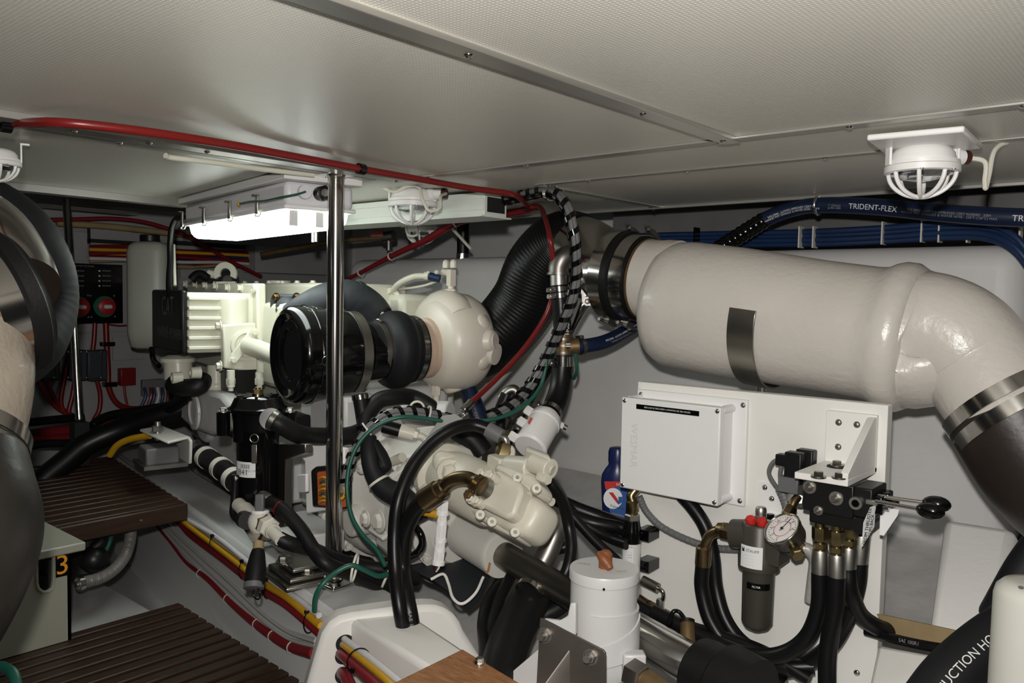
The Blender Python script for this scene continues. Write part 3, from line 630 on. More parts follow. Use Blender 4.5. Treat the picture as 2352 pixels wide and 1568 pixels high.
# filter inlet elbow and the two big board hoses
t=thing('hydraulic_hose','black hydraulic hose with bent brass end entering the left side of the filter','hose',B(1615,1400,.06))
part('elbow',G().tube([B(1682,1222,.085),B(1655,1218,.085),B(1632,1228,.085),B(1620,1252,.085),B(1616,1275,.085)],[.013,.0125,.0115,.0115,.012],n=16),'bronze_fit',t,'bent brass coloured fitting')
part('nut',G().hexh(B(1686,1224,.085),B(1650,1215,.085)-B(1686,1224,.085),.020,.028),'bronze_fit',t); part('nut',G().lathe(B(1668,1219,.085),B(1650,1215,.085)-B(1668,1219,.085),[(0,.018),(.02,.014)],18),'bronze_fit',t)
part('ferrule',G().lathe(B(1617,1254,.085),B(1614,1302,.085)-B(1617,1254,.085),[(0,.014),(.004,.0175),(.040,.018),(.044,.017)],22),'bronze_fit',t)
part('hose',G().tube([B(1614,1298,.085),B(1612,1350,.085),B(1630,1420,.09),B(1670,1480,.09),B(1720,1515,.09),B(1800,1530,.09),B(1870,1530,.07)],.0165,n=16,sub=10),'hose_black',t,smooth=60)
solo('hydraulic_hose',G().tube([B(1560,1130,.03),B(1595,1170,.03),B(1622,1215,.03),B(1638,1280,.03),B(1645,1350,.035),B(1665,1420,.045),B(1705,1475,.05),B(1770,1510,.06),B(1850,1515,.06)],.0165,n=16,sub=10),'hose_black','black hose leaving the underside of the control box and passing behind the filter elbow','hose',smooth=60)
# sight glass
so=.07; sx=lambda y:1447+.02*(y-1200)*0
t=thing('sight_glass','clear sight glass with black cap and brass elbow on the left board edge','sight glass',B(1447,1400,so))
sc_=B(1449,1300,so); zz2=lambda y:B(1449,y,so).z
part('tube',G().lathe(V((sc_.x,sc_.y,0)),Z,[(zz2(1410),.0225),(zz2(1240),.0225)],28),'clear_tube',t)
part('cap',G().lathe(V((sc_.x,sc_.y,0)),Z,[(zz2(1244),.0235),(zz2(1222),.0245),(zz2(1215),.022),(zz2(1196),.019),(zz2(1192),.018)],28),'gloss_black',t)
part('hex_nut',G().hexh(V((sc_.x,sc_.y,zz2(1196))),Z,.0185,.018),'zinc',t); part('fitting',G().lathe(V((sc_.x,sc_.y,0)),Z,[(zz2(1182),.012),(zz2(1172),.013),(zz2(1168),.0155),(zz2(1152),.0155),(zz2(1148),.011)],20).tube([V((sc_.x,sc_.y,zz2(1150))),B(1450,1138,so),B(1462,1122,so-.01),B(1475,1110,so-.02)],.0115,n=14),'brass',t)
sa_=math.atan2(-sc_.y,-sc_.x)
curved_label('scale_label',sc_,.0228,sa_-1.0,sa_+.25,zz2(1320),zz2(1246),'label_white',t); curved_text('lettering','THERMO',sc_,.0231,sa_-.3,zz2(1250),.006,'ink_dark_red',t)
for k in range(9):
    z=zz2(1262+k*6); part('tick',G().add([V((sc_.x+cos(sa_+a)*.0231,sc_.y+sin(sa_+a)*.0231,z+dz)) for a,dz in ((-.55+(.25 if k%3 else 0),0),(.05,0),(.05,.0009),(-.55+(.25 if k%3 else 0),.0009))],[(0,1,2,3)]),'ink',t)
for y in (1231,1301):
    p=B(1478,y,.035); g=G().box(p+X*.012,(.03,.05,.006)); g.box(p+X*.012+Z*.02,(.03,.05,.006)); g.box(p+X*.026+Z*.01,(.006,.05,.026)); g.box(p+Z*.01-X*.002,(.006,.05,.026)); part('clip',g,'gloss_black',t,bev=.001)
# small steel elbow line below the sight glass and the rail of fittings
t=thing('pipe_fitting','grey hose end with thin chrome elbow dropping to a bronze tee below the sight glass','fitting',B(1510,1390,.06))
part('ferrule',G().cyl(B(1476,1332,.06),B(1512,1350,.06),.0115),'cast_steel',t); part('elbow',G().tube([B(1512,1350,.06),B(1522,1357,.06),B(1524,1370,.06),B(1519,1382,.06)],.005,n=10),'stainless',t)
part('nut',G().hexh(B(1516,1394,.06),Z,.010,.02),'zinc',t)
part('tee',G().cyl(B(1462,1372,.06),B(1486,1388,.06),.012).cyl(B(1486,1388,.06),B(1560,1428,.06),.0085).hexh(B(1488,1389,.06),B(1560,1428,.06)-B(1486,1388,.06),.013,.02).hexh(B(1524,1408,.06),B(1560,1428,.06)-B(1486,1388,.06),.012,.03),'bronze_fit',t)
part('ferrule',G().cyl(B(1548,1421,.06),B(1580,1437,.06),.0125),'cast_steel',t)
for lab,pts,r in (('thick black hose running low along the board foot behind the brass post',[(1440,1385),(1500,1415),(1570,1450),(1640,1480),(1720,1530),(1800,1580)],.02),
   ('black hose under the bronze tee fitting',[(1560,1428),(1600,1445),(1660,1462),(1760,1500),(1860,1560)],.014)):
    solo('hydraulic_hose',G().tube([B(x,y,.09) for x,y in pts],r,n=16,sub=8),'hose_black',lab,'hose',smooth=60)
# brass post with black hook
t=thing('brass_post','upright brass post with a bent black hook on top, behind the steel sleeve','post',P(1580,1490,1.63))
a=P(1581,1490,1.63); b=P(1578,1425,1.66); part('post',G().lathe(a,b-a,[(0,.0145),((b-a).length-.008,.0145),((b-a).length,.012)],22),'bronze',t); part('cap',G().lathe(b-(b-a).normalized()*.004,(b-a),[(0,.0155),(.006,.0155),(.008,.011)],22),'black_plastic',t)
part('hook',G().tube([P(1572,1420,1.66),P(1560,1405,1.67),P(1547,1404,1.67),P(1540,1420,1.67),P(1535,1432,1.67)],.0045,n=10),'gloss_black',t)
# oil bottle
c=P(1414,1225,2.18); z0=c.z
t=thing('oil_bottle','dark blue oil bottle with red and white label behind the control box','bottle',c)
fb=(CAM-c); fb.z=0; fb.normalize(); sb=V((-fb.y,fb.x,0)); zq=lambda y:P(1412,y,2.18).z
def oval(prof):
    vs=[];n=28
    for z,r,k in prof:
        for i in range(n): a=2*pi*i/n; vs.append(V((c.x,c.y,z))+sb*cos(a)*r+fb*sin(a)*r*k)
    m=len(prof); return G().add(vs,[(j*n+i,j*n+(i+1)%n,j*n+n+(i+1)%n,j*n+n+i) for j in range(m-1) for i in range(n)]+[tuple(range(n))[::-1],tuple(range((m-1)*n,m*n))])
part('body',oval([(z0,.030,.8),(zq(1215),.034,.75),(zq(1160),.038,.72),(zq(1105),.042,.68),(zq(1088),.040,.7),(zq(1075),.032,.8),(zq(1066),.024,.95),(zq(1056),.0225,1)]),'bottle_blue',t,smooth=60)
part('cap',oval([(zq(1058),.0245,1),(zq(1034),.0245,1),(zq(1026),.021,1),(zq(1024),.012,1)]),'bottle_blue',t)
q=lambda x,y:PP(x,y,c+fb*.0305,fb)
def fl(name,pts,mm,k): part(name,G().prism([q(*p)+fb*k for p in pts],fb*.0006),mm,t)
fl('label',[(1390,1108),(1446,1108),(1440,1150),(1434,1195),(1405,1195),(1396,1150)],'label_blue',.0)
fl('label_band',[(1388,1105),(1447,1105),(1446,1122),(1420,1116),(1391,1124)],'label_red',.0010)
fl('label_oval',[(1408+22*cos(a)+ .0,1144+24*sin(a)) for a in [2*pi*i/20 for i in range(20)]],'label_white',.0012)
fl('emblem',[(1398,1130),(1408,1130),(1421,1149),(1416,1153)],'label_red',.0022); fl('emblem',[(1416,1153),(1421,1149),(1420,1140),(1430,1140),(1429,1152),(1421,1158)],'label_blue',.0024)
part('lettering',G().text('Valvoline',q(1418,1164)+fb*.003,CR+CU*-.25,CU,.011),'ink',t); part('lettering',G().text('5W',q(1421,1112)+fb*.003,CR,CU,.009),'ink_white',t)
part('lettering',G().text('SYNTHETIC',q(1420,1182)+fb*.003,CR+CU*-.25,CU,.006),'yellow_wire',t)
# ================================================================ right bottom corner
t=thing('white_drum','white drum with rounded top in the bottom right corner','drum',P(2345,1600,1.25))
dc=P(2385,1350,1.22); 
part('shell',G().lathe(V((dc.x,dc.y,0)),Z,[(.25,.060),(dc.z-.016,.058),(dc.z-.004,.055),(dc.z+.005,.046),(dc.z+.008,.03),(dc.z+.008,0)],40),'tank_plastic',t,smooth=60)
mat('drum_white',(.62,.615,.56),.35); t.children[0].data.materials[0]=MATS['drum_white']
part('vent_dot',G().ball(P(2345,1348,1.185),.004,8,(1,1,.4)),'grey_wire',t)
sp=[P(2120,1640,1.40),P(2180,1560,1.42),P(2250,1495,1.44),P(2320,1445,1.46),P(2400,1400,1.5)]
t=thing('suction_hose','thick black suction hose with white lettering curving beside the white drum','hose',at(sp[1],sp[1].z-.05))
part('hose',G().tube(sp,.047,n=28,sub=12),'rubber_matte',t,smooth=60)
part('lettering',G().text_on('SUCTION HOSE   MSHA',sp,.46,.021,.0472,side_ang(sp,.45,8)-.05,8),'ink_white',t)
t=solo('suction_hose',G().tube([P(2255,1480,1.62),P(2300,1400,1.62),P(2350,1310,1.62),P(2400,1240,1.62)],.035,n=24,sub=8),'rubber_matte','black hose rising behind the white drum','hose',smooth=60)
g=G().prism([P(2010,1407,1.66),P(2255,1460,1.50),P(2235,1500,1.50),P(2040,1461,1.64)],V((.01,.06,-.02))); solo('timber_batten',g,'timber','tan timber batten lying behind the board foot on the right','batten',bev=.003)
t=thing('hydraulic_hose','thin black lettered hose lying along the foot of the timber batten','hose',P(2100,1485,1.55))
hp=[P(1990,1450,1.66),P(2060,1468,1.60),P(2130,1483,1.55),P(2220,1497,1.50)]
part('hose',G().tube(hp,.0095,n=14,sub=8),'hose_black',t,smooth=60); part('lettering',G().text_on('SAE 100R1',hp,.50,.009,.0097,side_ang(hp,.5,8),8),'ink_grey',t)
g=G().prism([P(2015,1478,1.62),P(2200,1512,1.48),P(2160,1640,1.40),P(1985,1620,1.52)],V((.01,.10,-.10))); solo('hull_stiffener',g,'white_gelcoat','low white stiffener at the bottom right between board and suction hose','stiffener',bev=.01)
# ================================================================ main engine
EO=P(431,668,2.50)
def E(e,n,z): return V((EO.x,EO.y,0))+ENG*e+EN*n+Z*z
EF=(ENG,EN,Z)
def ebox(e0,e1,n0,n1,z0,z1): return G().boxp(E(e0,n0,z0),ENG*(e1-e0),EN*(n1-n0),Z*(z1-z0))
def ppoly(pts,o,n,th): n=n.normalized(); return G().prism([PP(x,y,o,n) for x,y in pts],-n*th)
zt=EO.z; zb=zt-.20
eng=thing('marine_engine','big cream painted marine engine filling the middle of the room behind the chrome post','engine',E(0,.45,.30))
part('block',ebox(-.28,1.05,.30,.80,.36,.92),'cream_paint',eng,bev=.02)
vz=P(750,651,2.75).z
part('valve_cover',ebox(-.26,.95,.36,.62,.88,vz),'cream_paint',eng,bev=.012)
for k in range(9): bolt(eng,E(-.2+k*.13,.375,vz),Z,.008,.007,'cream_paint')
part('valve_cover_flange',ebox(-.27,.96,.33,.64,.885,.905),'cream_paint',eng,bev=.003)
part('filler_cap',G().cyl(E(.42,.45,vz),E(.42,.45,vz+.012),.045),'cream_paint',eng,bev=.002)
# lifting eye
q=P(517,628,3.0); u=CR; g=G(); 
ring=[(cos(a),sin(a)) for a in [pi*1.15-pi*1.3*i/16 for i in range(17)]]
out=[q+CR*.040*a+CU*.040*b for a,b in ring]+[q+CR*.034-CU*.05,q+CR*.019-CU*.05]+[q+CR*.019*a+CU*.019*b for a,b in ring[::-1]]+[q-CR*.019-CU*.05,q-CR*.034-CU*.05]
vs=[]; fs=[]; n=17
for a,b in ring:
    for rr in (.042,.020):
        for dd in (0,.014): vs.append(q+CR*rr*a+CU*rr*b+FW*dd)
for i in range(n-1):
    o_=i*4
    for x,y in ((0,1),(1,3),(3,2),(2,0)): fs.append((o_+x,o_+y,o_+4+y,o_+4+x))
fs+=[(0,1,3,2),(n*4-4,n*4-2,n*4-1,n*4-3)]
g.add(vs,fs); part('lifting_eye',g,'cream_paint',eng); part('lifting_eye_base',G().box(q-CU*.055,(.08,.02,.05),(CR,FW,CU)),'cream_paint',eng)
# aftercooler with name plate
ac=mesh('aftercooler',G(),'cream_paint') if False else None
L=.345
g=ebox(0.012,L-.012,-.0,.225,zb+.008,zt-.004); part('aftercooler_body',g,'cream_paint',eng,bev=.012)
for k in range(6):
    z=zt-.022-k*.0305; g=ebox(-.012,.02,.0,.098,z-.006,z+.006); part('cooling_rib',g,'cream_paint',eng,bev=.003)
g=G().lathe(E(.03,.145,zb+.01),Z,[(0,.05),(.17,.05),(.18,.04),(.182,0)],24); part('aftercooler_bulge',g,'cream_paint',eng,bev=.004)
g=ebox(-.028,.75,.205,.235,zb-.075,zt+.028); part('aftercooler_flange',g,'cream_paint',eng,bev=.006)
for x,y in ((404,652),(428,652),(450,653),(473,655),(497,657),(525,660)): q=PP(x,y,E(0,.205,1),EN); bolt(eng,q,-EN,.011,.012,'cream_paint')
for x,y in ((555,661),(556,719)): q=PP(x,y,E(0,.205,1),EN); bolt(eng,q,-EN,.0095,.012,'cream_paint')
q=PP(585,663,E(0,.205,1),EN); part('lug',G().lathe(q+EN*.02,-EN,[(0,.016),(.03,.016),(.03,.006),(.012,.006)],20),'cream_paint',eng)
# name plate, black with grey lettering
pf=lambda x,y,o=.022: PP(x,y,E(0,-o,1),EN)
g=G(); pa=PP(431,666,E(0,-.022,1),EN); pb=PP(431,818,E(0,-.022,1),EN); 
g=ebox(-.006,L,-.022,-.001,pb.z,pa.z); npl=part('name_plate',g,'black_plastic',eng,'black name plate with grey capitals',bev=.008)
mat('plate_grey',(.16,.155,.16),.5)
def lett(s,x0,y0,x1,y1,wsc,hh,th=.0008):
    c=(pf((x0+x1)/2,(y0+y1)/2,.0232)); o=part('lettering',G(),'plate_grey',eng) if False else None
    v,f=text_geo(s); wx=max(p.x for p in v)-min(p.x for p in v); wy=max(p.y for p in v)-min(p.y for p in v)
    W=(pf(x1,y0)-pf(x0,y0)).length; H=(pf(x0,y1)-pf(x0,y0)).length
    g=G().add([c-ENG*(p.x/wx*W)+Z*(p.y/wy*H)-EN*.0 for p in v],f); return part('plate_lettering',g,'plate_grey',eng)
lett('CAT',372,683,398,726,1,1); lett('MARINE',361,750,386,774,1,1); lett('POWER',390,757,416,780,1,1)
# outlet flange and pipe on the aftercooler
q0=E(-.028,.0,1)
fpl=[(515,745),(590,742),(598,850),(575,852),(512,845)]
part('outlet_plate',ppoly([(512,746),(588,741),(592,850),(570,853),(515,845)],E(-.05,.1,1),-ENG,.03),'cream_paint',eng,bev=.005)
c=PP(566,793,E(-.05,.1,1),-ENG); part('outlet_ring',G().lathe(c,-ENG,[(-.01,.052),(.008,.050),(.010,.040),(.004,.034)],32),'cream_paint',eng)
part('outlet_pipe',G().tube([c-ENG*0,c-ENG*.10-Z*.004,c-ENG*.20-Z*.012,c-ENG*.28-Z*.02],.027,n=20),'cream_paint',eng,smooth=60)
g=G(); g.prism([PP(x,y,c-ENG*.012,-ENG) for x,y in ((572,758),(588,752),(590,768),(545,830),(530,830),(528,815))],-ENG*.008); part('clamp_bar',g,'cream_paint',eng,bev=.003)
for x,y in ((583,763),(534,827)): bolt(eng,PP(x,y,c-ENG*.02,-ENG),-ENG,.009,.012,'cream_paint')
for x,y in ((506,748),(507,840)): bolt(eng,PP(x,y,E(-.045,.1,1),-ENG),-EN,.011,.012,'cream_paint')
# drain fittings under it
for x,y,h in ((530,850,.05),(596,855,.035)):
    q=P(x,y,2.45); part('drain_fitting',G().cyl(q,q-Z*h,.012).hexh(q-Z*h*.5,-Z,.014,.02).cyl(q-Z*h,q-Z*(h+.012),.008),'cream_paint',eng)
# black intake cover with bolts and grey elbow hose
part('head',ebox(-.25,-.03,.22,.42,.70,.965),'cream_paint',eng,bev=.015)
co=P(655,700,2.52); pl=ppoly([(618,682),(626,674),(688,675),(690,690),(690,745),(618,735)],co,(-EN*.9-ENG*.4),.03); part('intake_cover',pl,'grey_rubber',eng,'dark grey intake cover with two bolts',bev=.008)
for x,y in ((635,683),(682,683)): bolt(eng,PP(x,y,co,(-EN*.9-ENG*.4)),(-EN*.9-ENG*.4),.010,.010,'bronze_fit')
part('intake_dome',G().ball(P(662,712,2.53),.045,20,(1.1,.8,1)),'grey_rubber',eng)
t=thing('intake_hose','dusty grey rubber intake elbow arching over the black air filter behind the post','hose',P(800,700,2.5))
hp=[P(668,722,2.46),P(700,705,2.44),P(745,685,2.44),P(795,676,2.46),P(835,690,2.50),P(868,722,2.55),P(882,770,2.6)]
part('hose',G().tube(hp,[.034,.040,.044,.046,.046,.045,.042],n=28,sub=8),'grey_rubber',t,smooth=60)
part('clamp_ridge',G().ring(P(815,681,2.48)-(hp[4]-hp[3]).normalized()*.008,(hp[4]-hp[3]),.046,.02,.004),'grey_rubber',t)
solo('vent_tube',G().tube([P(864,745,2.42),P(876,730,2.40),P(884,722,2.40),P(892,712,2.41)],[.010,.011,.015,.013],n=14,sub=6),'gloss_black','short black vent tube with brass ring beside the grey intake elbow','tube')
# rest of the engine side: pumps and pipes below the aftercooler
part('front_gear_case',G().lathe(P(470,950,2.85),-EN,[(-.12,.10),(.0,.10),(.01,.09),(.012,.06),(.03,.055),(.03,0)],32),'engine_white',eng,bev=.003)
part('water_pump',ppoly([(402,915),(420,900),(470,895),(505,905),(530,935),(525,985),(480,1000),(440,985),(402,955)],P(460,940,2.72),-EN,.12),'engine_white',eng,bev=.015)
part('pump_cover',G().lathe(PP(448,945,P(460,940,2.70),-EN),-EN,[(0,.062),(.008,.060),(.010,.045),(.004,.04),(.004,0)],30),'engine_white',eng)
for a in range(6): q=PP(448,945,P(460,940,2.695),-EN)+ENG*.053*cos(a*pi/3)+Z*.053*sin(a*pi/3); bolt(eng,q,-EN,.005,.005,'engine_white')
part('coolant_pipe',G().cyl(P(497,838,2.70),P(497,905,2.70),.029),'cream_paint',eng)
for y in (880,890): part('pipe_ring',G().torus(P(497,y,2.70),Z,.030,.003,30,8),'cream_paint',eng)
part('thermostat_housing',G().cyl(P(408,822,2.72),P(410,870,2.72),.045).lathe(P(408,822,2.72),-Z,[(-.01,.03),(0,.055),(.012,.055),(.014,.04)],24),'cream_paint',eng)
for x,y in ((395,868),(438,856)): part('boss',G().lathe(P(x,y,2.62),-EN,[(-.03,.02),(.0,.018),(.002,.009),(-.005,.008)],18),'cream_paint',eng)
part('rubber_elbow',G().tube([P(395,880,2.66),P(420,890,2.64),P(455,888,2.64),P(470,872,2.68)],.028,n=24,sub=8),'rubber',eng,'black rubber elbow')
solo('coolant_hose',G().tube([P(440,905,2.75),P(400,930,2.85),P(380,945,2.95)],.02,n=14),'rubber','short black hose behind the engine water pump','hose')
part('lower_block',ebox(-.30,.30,.15,.34,.37,.62),'engine_white',eng,bev=.015)
part('dark_bracket',ppoly([(508,850),(545,850),(545,1010),(490,985)],P(525,920,2.62),-EN,.06),'black_plastic',eng)
part('oil_pan',ebox(-.28,1.0,.30,.70,.20,.37),'engine_white',eng,bev=.02)
# striped hose section low behind the canister
t=thing('striped_hose','black and white banded coupling hose low behind the black canister','hose',P(500,1060,2.5))
hs=[P(462,1042,2.62),P(490,1062,2.54),P(520,1085,2.46),P(545,1108,2.40)]
part('hose',G().tube(hs,.032,n=20,sub=6),'rubber',t,smooth=60)
for k,pp in ((.15,0),(.5,0),(.85,0)):
    q=smooth_pts(hs,6); i=int(k*(len(q)-1)); part('white_band',G().ring(q[i],(q[i+1]-q[i-1]),.0325,.026,.002,24),'tie_white',t)
zmb=P(380,995,2.62).z
solo('mount_bracket',G().prism([PZ(x,y,zmb) for x,y in ((320,985),(372,976),(436,1001),(386,1014))],-Z*.010).prism([PP(x,y,PZ(432,1003,zmb),EN) for x,y in ((388,1013),(430,1002),(436,1012),(434,1066),(410,1060),(408,1026))],EN*.010),'gear_paint','beige welded engine mount bracket with bolt on top at the left','bracket',bev=.006)
part('mount_leg',ppoly([(396,1005),(432,1003),(434,1062),(420,1072),(400,1040)],P(415,1030,2.60),(-EN*.8-ENG*.5),.03),'gear_paint',bpy.data.objects['mount_bracket']) if False else None
t=thing('mount_pad','dark grey rubber engine mount block on the engine bed under the beige bracket','engine mount',P(365,1070,2.6))
part('block',G().box(P(365,1042,2.60),(.10,.10,.055),EF),'mount_grey',t,bev=.006); part('base',G().box(P(368,1062,2.60),(.15,.13,.012),EF),'cast_steel',t); part('stud',G().cyl(P(362,1010,2.62),P(362,968,2.62),.009).hexh(P(362,990,2.62),Z,.018,.018),'zinc',t)
# ================================================================ turbocharger and air filter
ca=P(655,815,2.18); 
t=thing('air_filter','large gloss black round air filter housing behind the chrome post','air filter',V((ca.x,ca.y,ca.z-.13))+EN*.1)
R=.131
part('cap',G().lathe(ca,EN,[(.018,0),(.018,.066),(.012,.072),(.012,.092),(.006,.098),(.004,.108),(.0,.112),(.004,.122),(.014,.130),(.03,.1315),(.05,.1315)],64),'gloss_black',t)
part('seam_ring',G().torus(ca+EN*.052,EN,.131,.0035,64,8),'gloss_black',t)
part('canister',G().lathe(ca,EN,[(.05,.127),(.10,.127),(.102,.124),(.165,.118),(.175,.115),(.205,.112),(.212,.100),(.225,.085),(.30,.078)],64),'gloss_black',t)
for a in (.55,1.9,3.2): 
    u,w=perp(EN); d=u*cos(a)+w*sin(a); g=G().box(ca+EN*.115+d*.124,(.006,.03,.028),(d,EN.cross(d),EN)); part('latch_pocket',g,'black_plastic',t,bev=.002)
    part('latch_wire',G().torus(ca+EN*.058+d*.133,d,.012,.0016,20,6),'stainless',t)
part('clamp_band',G().ring(ca+EN*.176,EN,.1155,.026,.002,64),'brushed',t,'wide steel clamp band')
part('wire_clip',G().box(ca+EN*.13-Z*.07-FW*.105+CR*.02,(.05,.004,.008),(CR,FW,CU)),'stainless',t)
ta=ca+EN*.262+Z*.006
t=thing('hump_hose','bulging black rubber hump hose with steel clamps between air filter and turbocharger','hose',ta-Z*.11)
part('hose',G().lathe(ta,EN,[(-.02,.080),(.02,.081),(.028,.090),(.040,.107),(.055,.113),(.080,.113),(.092,.108),(.10,.098),(.135,.097)],56),'grey_rubber',t,smooth=60)
hm=[o for o in t.children][0]; hm.data.materials[0]=MATS['rubber_matte']
part('clamp_band',G().ring(ta+EN*.002,EN,.081,.014,.002,48),'brushed',t); part('clamp_band',G().ring(ta+EN*.112,EN,.098,.016,.002,48),'stainless',t)
part('clamp_screw',G().box(ta+EN*.008+Z*.085-ENG*.01,(.03,.014,.012),EF),'stainless',t,bev=.003)
# turbocharger
tu=ca+EN*.518+Z*.024
t=thing('turbocharger','cream painted turbocharger housing, round and domed, left of the black ribbed hose','turbocharger',tu-Z*.15)
def sockdot(p,ax,r,par): part('socket_shade',G().cyl(p,p+ax.normalized()*.0006,r,n=6),'filter_grey',par)  # flat dark disc, its colour stands for the shade inside a screw socket
mat('primer_pink',(.62,.47,.36),.5,var=.1,vs=20); mat('turbo_cream',(.78,.72,.62),.35,var=.05,vs=12,bump=.1,bs=80)
part('inlet_ring',G().lathe(tu-Z*.015,EN,[(-.118,.0),(-.118,.078),(-.095,.080),(-.092,.088),(-.075,.090),(-.07,.07)],48),'primer_pink',t,'bare pinkish inlet ring')
part('housing',G().lathe(tu,EN,[(-.08,0),(-.08,.092),(-.074,.100),(-.072,.112),(-.062,.126),(-.045,.138),(-.015,.148),(.02,.151),(.05,.147),(.072,.136),(.085,.115),(.09,.08),(.09,0)],72),'turbo_cream',t,smooth=60)
u=-ENG; w=Z
def onT(a,tt,r): return tu+EN*tt+(u*cos(a)+w*sin(a))*r
for a,tt,s in ((rad(28),.035,.024),(rad(4),.055,.034),(rad(-22),.035,.024),(rad(-78),.0,.03)):
    q=onT(a,tt,.140); d=(u*cos(a)+w*sin(a)); d2=(d+EN*(.6 if tt>.05 else .2)).normalized(); part('cast_boss',G().lathe(q-d2*.02,d2,[(0,s*1.2),(.026,s),(.032,s*.85),(.034,0)],24),'turbo_cream',t,smooth=60)
    if tt>.05: part('core_plug',G().lathe(q+d2*.012,d2,[(0,s*.72),(.004,s*.7),(.004,0)],24),'turbo_cream',t)
q=onT(rad(-12),.06,.118); part('outlet_boss',G().lathe(q,(u*1+EN*.5-Z*.2),[(-.03,.05),(.015,.036),(.032,.032),(.034,.0)],28),'turbo_cream',t,smooth=60)
part('scroll',G().tube([onT(a,-.01,.10) for a in [rad(40)+rad(220)*k/8 for k in range(9)]],[.055,.06,.062,.06,.055],n=18),'turbo_cream',t,smooth=60)
top=onT(rad(88),-.0,.150); part('oil_fitting',G().hexh(top-Z*.006,Z,.022,.018).cyl(top,top+Z*.03,.010).box(top+Z*.045,(.022,.022,.05),EF).cyl(top+Z*.06-ENG*.0,top+Z*.062+ENG*.045,.011),'turbo_cream',t,bev=.002)
for dx in (-.012,.03): part('banjo_bolt',G().cyl(top+Z*.075+ENG*dx,top+Z*.088+ENG*dx,.011).ball(top+Z*.09+ENG*dx,.011,12),'turbo_cream',t)
bq=onT(rad(-86),-.05,.13); part('drain_fitting',G().hexh(bq,-Z,.014,.03).cyl(bq-Z*.03,bq-Z*.05,.010),'turbo_cream',t)
t=thing('coolant_pipe','thin cream coolant pipes with a blue sleeve running to the top of the turbocharger','pipe',P(960,640,2.5))
part('pipe',G().tube([P(902,668,2.62),P(912,655,2.58),P(930,643,2.55),P(955,634,2.53),P(985,634,2.5)],.0095,n=12,sub=8),'cream_paint',t)
part('pipe',G().tube([P(920,663,2.60),P(950,660,2.57),P(980,654,2.54),P(1010,643,2.5)],.004,n=10,sub=8),'cream_paint',t)
part('blue_sleeve',G().cyl(P(986,634,2.495),P(1010,640,2.49),.0125),'blue_bundle',t,'short blue sleeve'); part('hose_clip',G().cyl(P(976,633,2.5),P(986,634,2.495),.0125).ball(P(984,626,2.49),.006,8).ball(P(1003,625,2.49),.008,8),'cream_paint',t)
q=P(901,686,2.62); part('oval_flange',G().lathe(q,-EN*.6-FW*.5,[(-.01,.035),(.006,.035),(.006,.020),(-.008,.02)],28),'cream_paint',eng); part('flange_leg',G().box(q-Z*.03+FW*.005,(.055,.02,.05),(CR,FW,CU)),'cream_paint',eng,bev=.004)
part('exhaust_manifold',ebox(-.34,.2,.55,.72,.80,vz-.03),'cream_paint',eng,bev=.02)
# ================================================================ gearbox and shaft
s1=P(1150,1270,1.94); SD=(-ENG*.64-Z*.054).normalized(); SUP=(Z-SD*SD.z).normalized(); SSD=SD.cross(SUP)  # sideways
if SSD.dot(EN)>0: SSD=-SSD   # towards the viewer
gb=thing('gearbox','greyish white gearbox with bell housing behind the engine, output shaft pointing right','gearbox',s1-SD*.3-Z*.2)
def Gp(t,a,b): return s1+SD*t+SSD*a+SUP*b
gc=Gp(-.52,0,.03)
part('bell_housing',G().lathe(gc,SD,[(-.06,.225),(.0,.225),(.004,.212),(.05,.208),(.09,.195),(.12,.17),(.20,.155),(.26,.14),(.30,.11),(.31,0)],72),'gear_paint',gb,smooth=45)
for k in range(12):
    a=2*pi*k/12+.2; q=gc+SD*.002+SSD*cos(a)*.218+SUP*sin(a)*.218; part('bolt_lug',G().cyl(q-SD*.02,q+SD*.012,.017),'gear_paint',gb,bev=.003); part('socket_screw',G().lathe(q+SD*.012,SD,[(0,.010),(.010,.010),(.010,.005),(.004,.005),(.004,0)],16),'gear_paint',gb)
for k in range(7):
    a=rad(200)+k*rad(24); d=SSD*cos(a)*-1+SUP*sin(a); q=gc+SD*.15+d*.165; part('rib',G().box(q,(.20,.03,.012),(SD,d,SD.cross(d))),'gear_paint',gb,bev=.004)
part('upper_case',G().boxp(Gp(-.50,.13,.06),SD*.24,-SSD*.26,SUP*.125),'gear_paint',gb,bev=.03)
part('side_case',G().boxp(Gp(-.36,.15,-.09),SD*.16,-SSD*.28,SUP*.20),'gear_paint',gb,bev=.025)
part('boss',G().cyl(Gp(-.40,.20,-.02),Gp(-.40,.10,-.02),.042),'gear_paint',gb,bev=.006); bolt(gb,P(841,1190,1.98),SSD,.014,.010,'gear_paint'); bolt(gb,P(872,1196,1.98),SSD,.019,.012,'gear_paint')
part('rear_flange',G().lathe(Gp(-.205,0,.02),SD,[(0,.135),(.02,.135),(.024,.12),(.05,.10),(.052,.055)],56),'gear_paint',gb)
for k in range(9):
    a=2*pi*k/9; q=Gp(-.185,0,.02)+SSD*cos(a)*.122+SUP*sin(a)*.122; part('socket_screw',G().lathe(q,SD,[(0,.011),(.012,.011),(.012,.005),(.005,.005),(.005,0)],16),'gear_paint',gb)
part('output_sleeve',G().lathe(Gp(-.19,0,0),SD,[(0,.056),(.185,.057),(.20,.0575),(.203,.056),(.203,.034)],48),'gear_paint',gb)
part('drain_lobe',G().ball(P(1000,1322,2.05),.035,20,(1.3,.8,.5)),'gear_paint',gb)
mat('rust_stain',(.30,.14,.05),.6); part('rust_run',G().prism([P(x,y,1.905) for x,y in ((1122,1290),(1128,1293),(1124,1312),(1118,1318),(1114,1314))],SD*-.001),'rust_stain',gb)
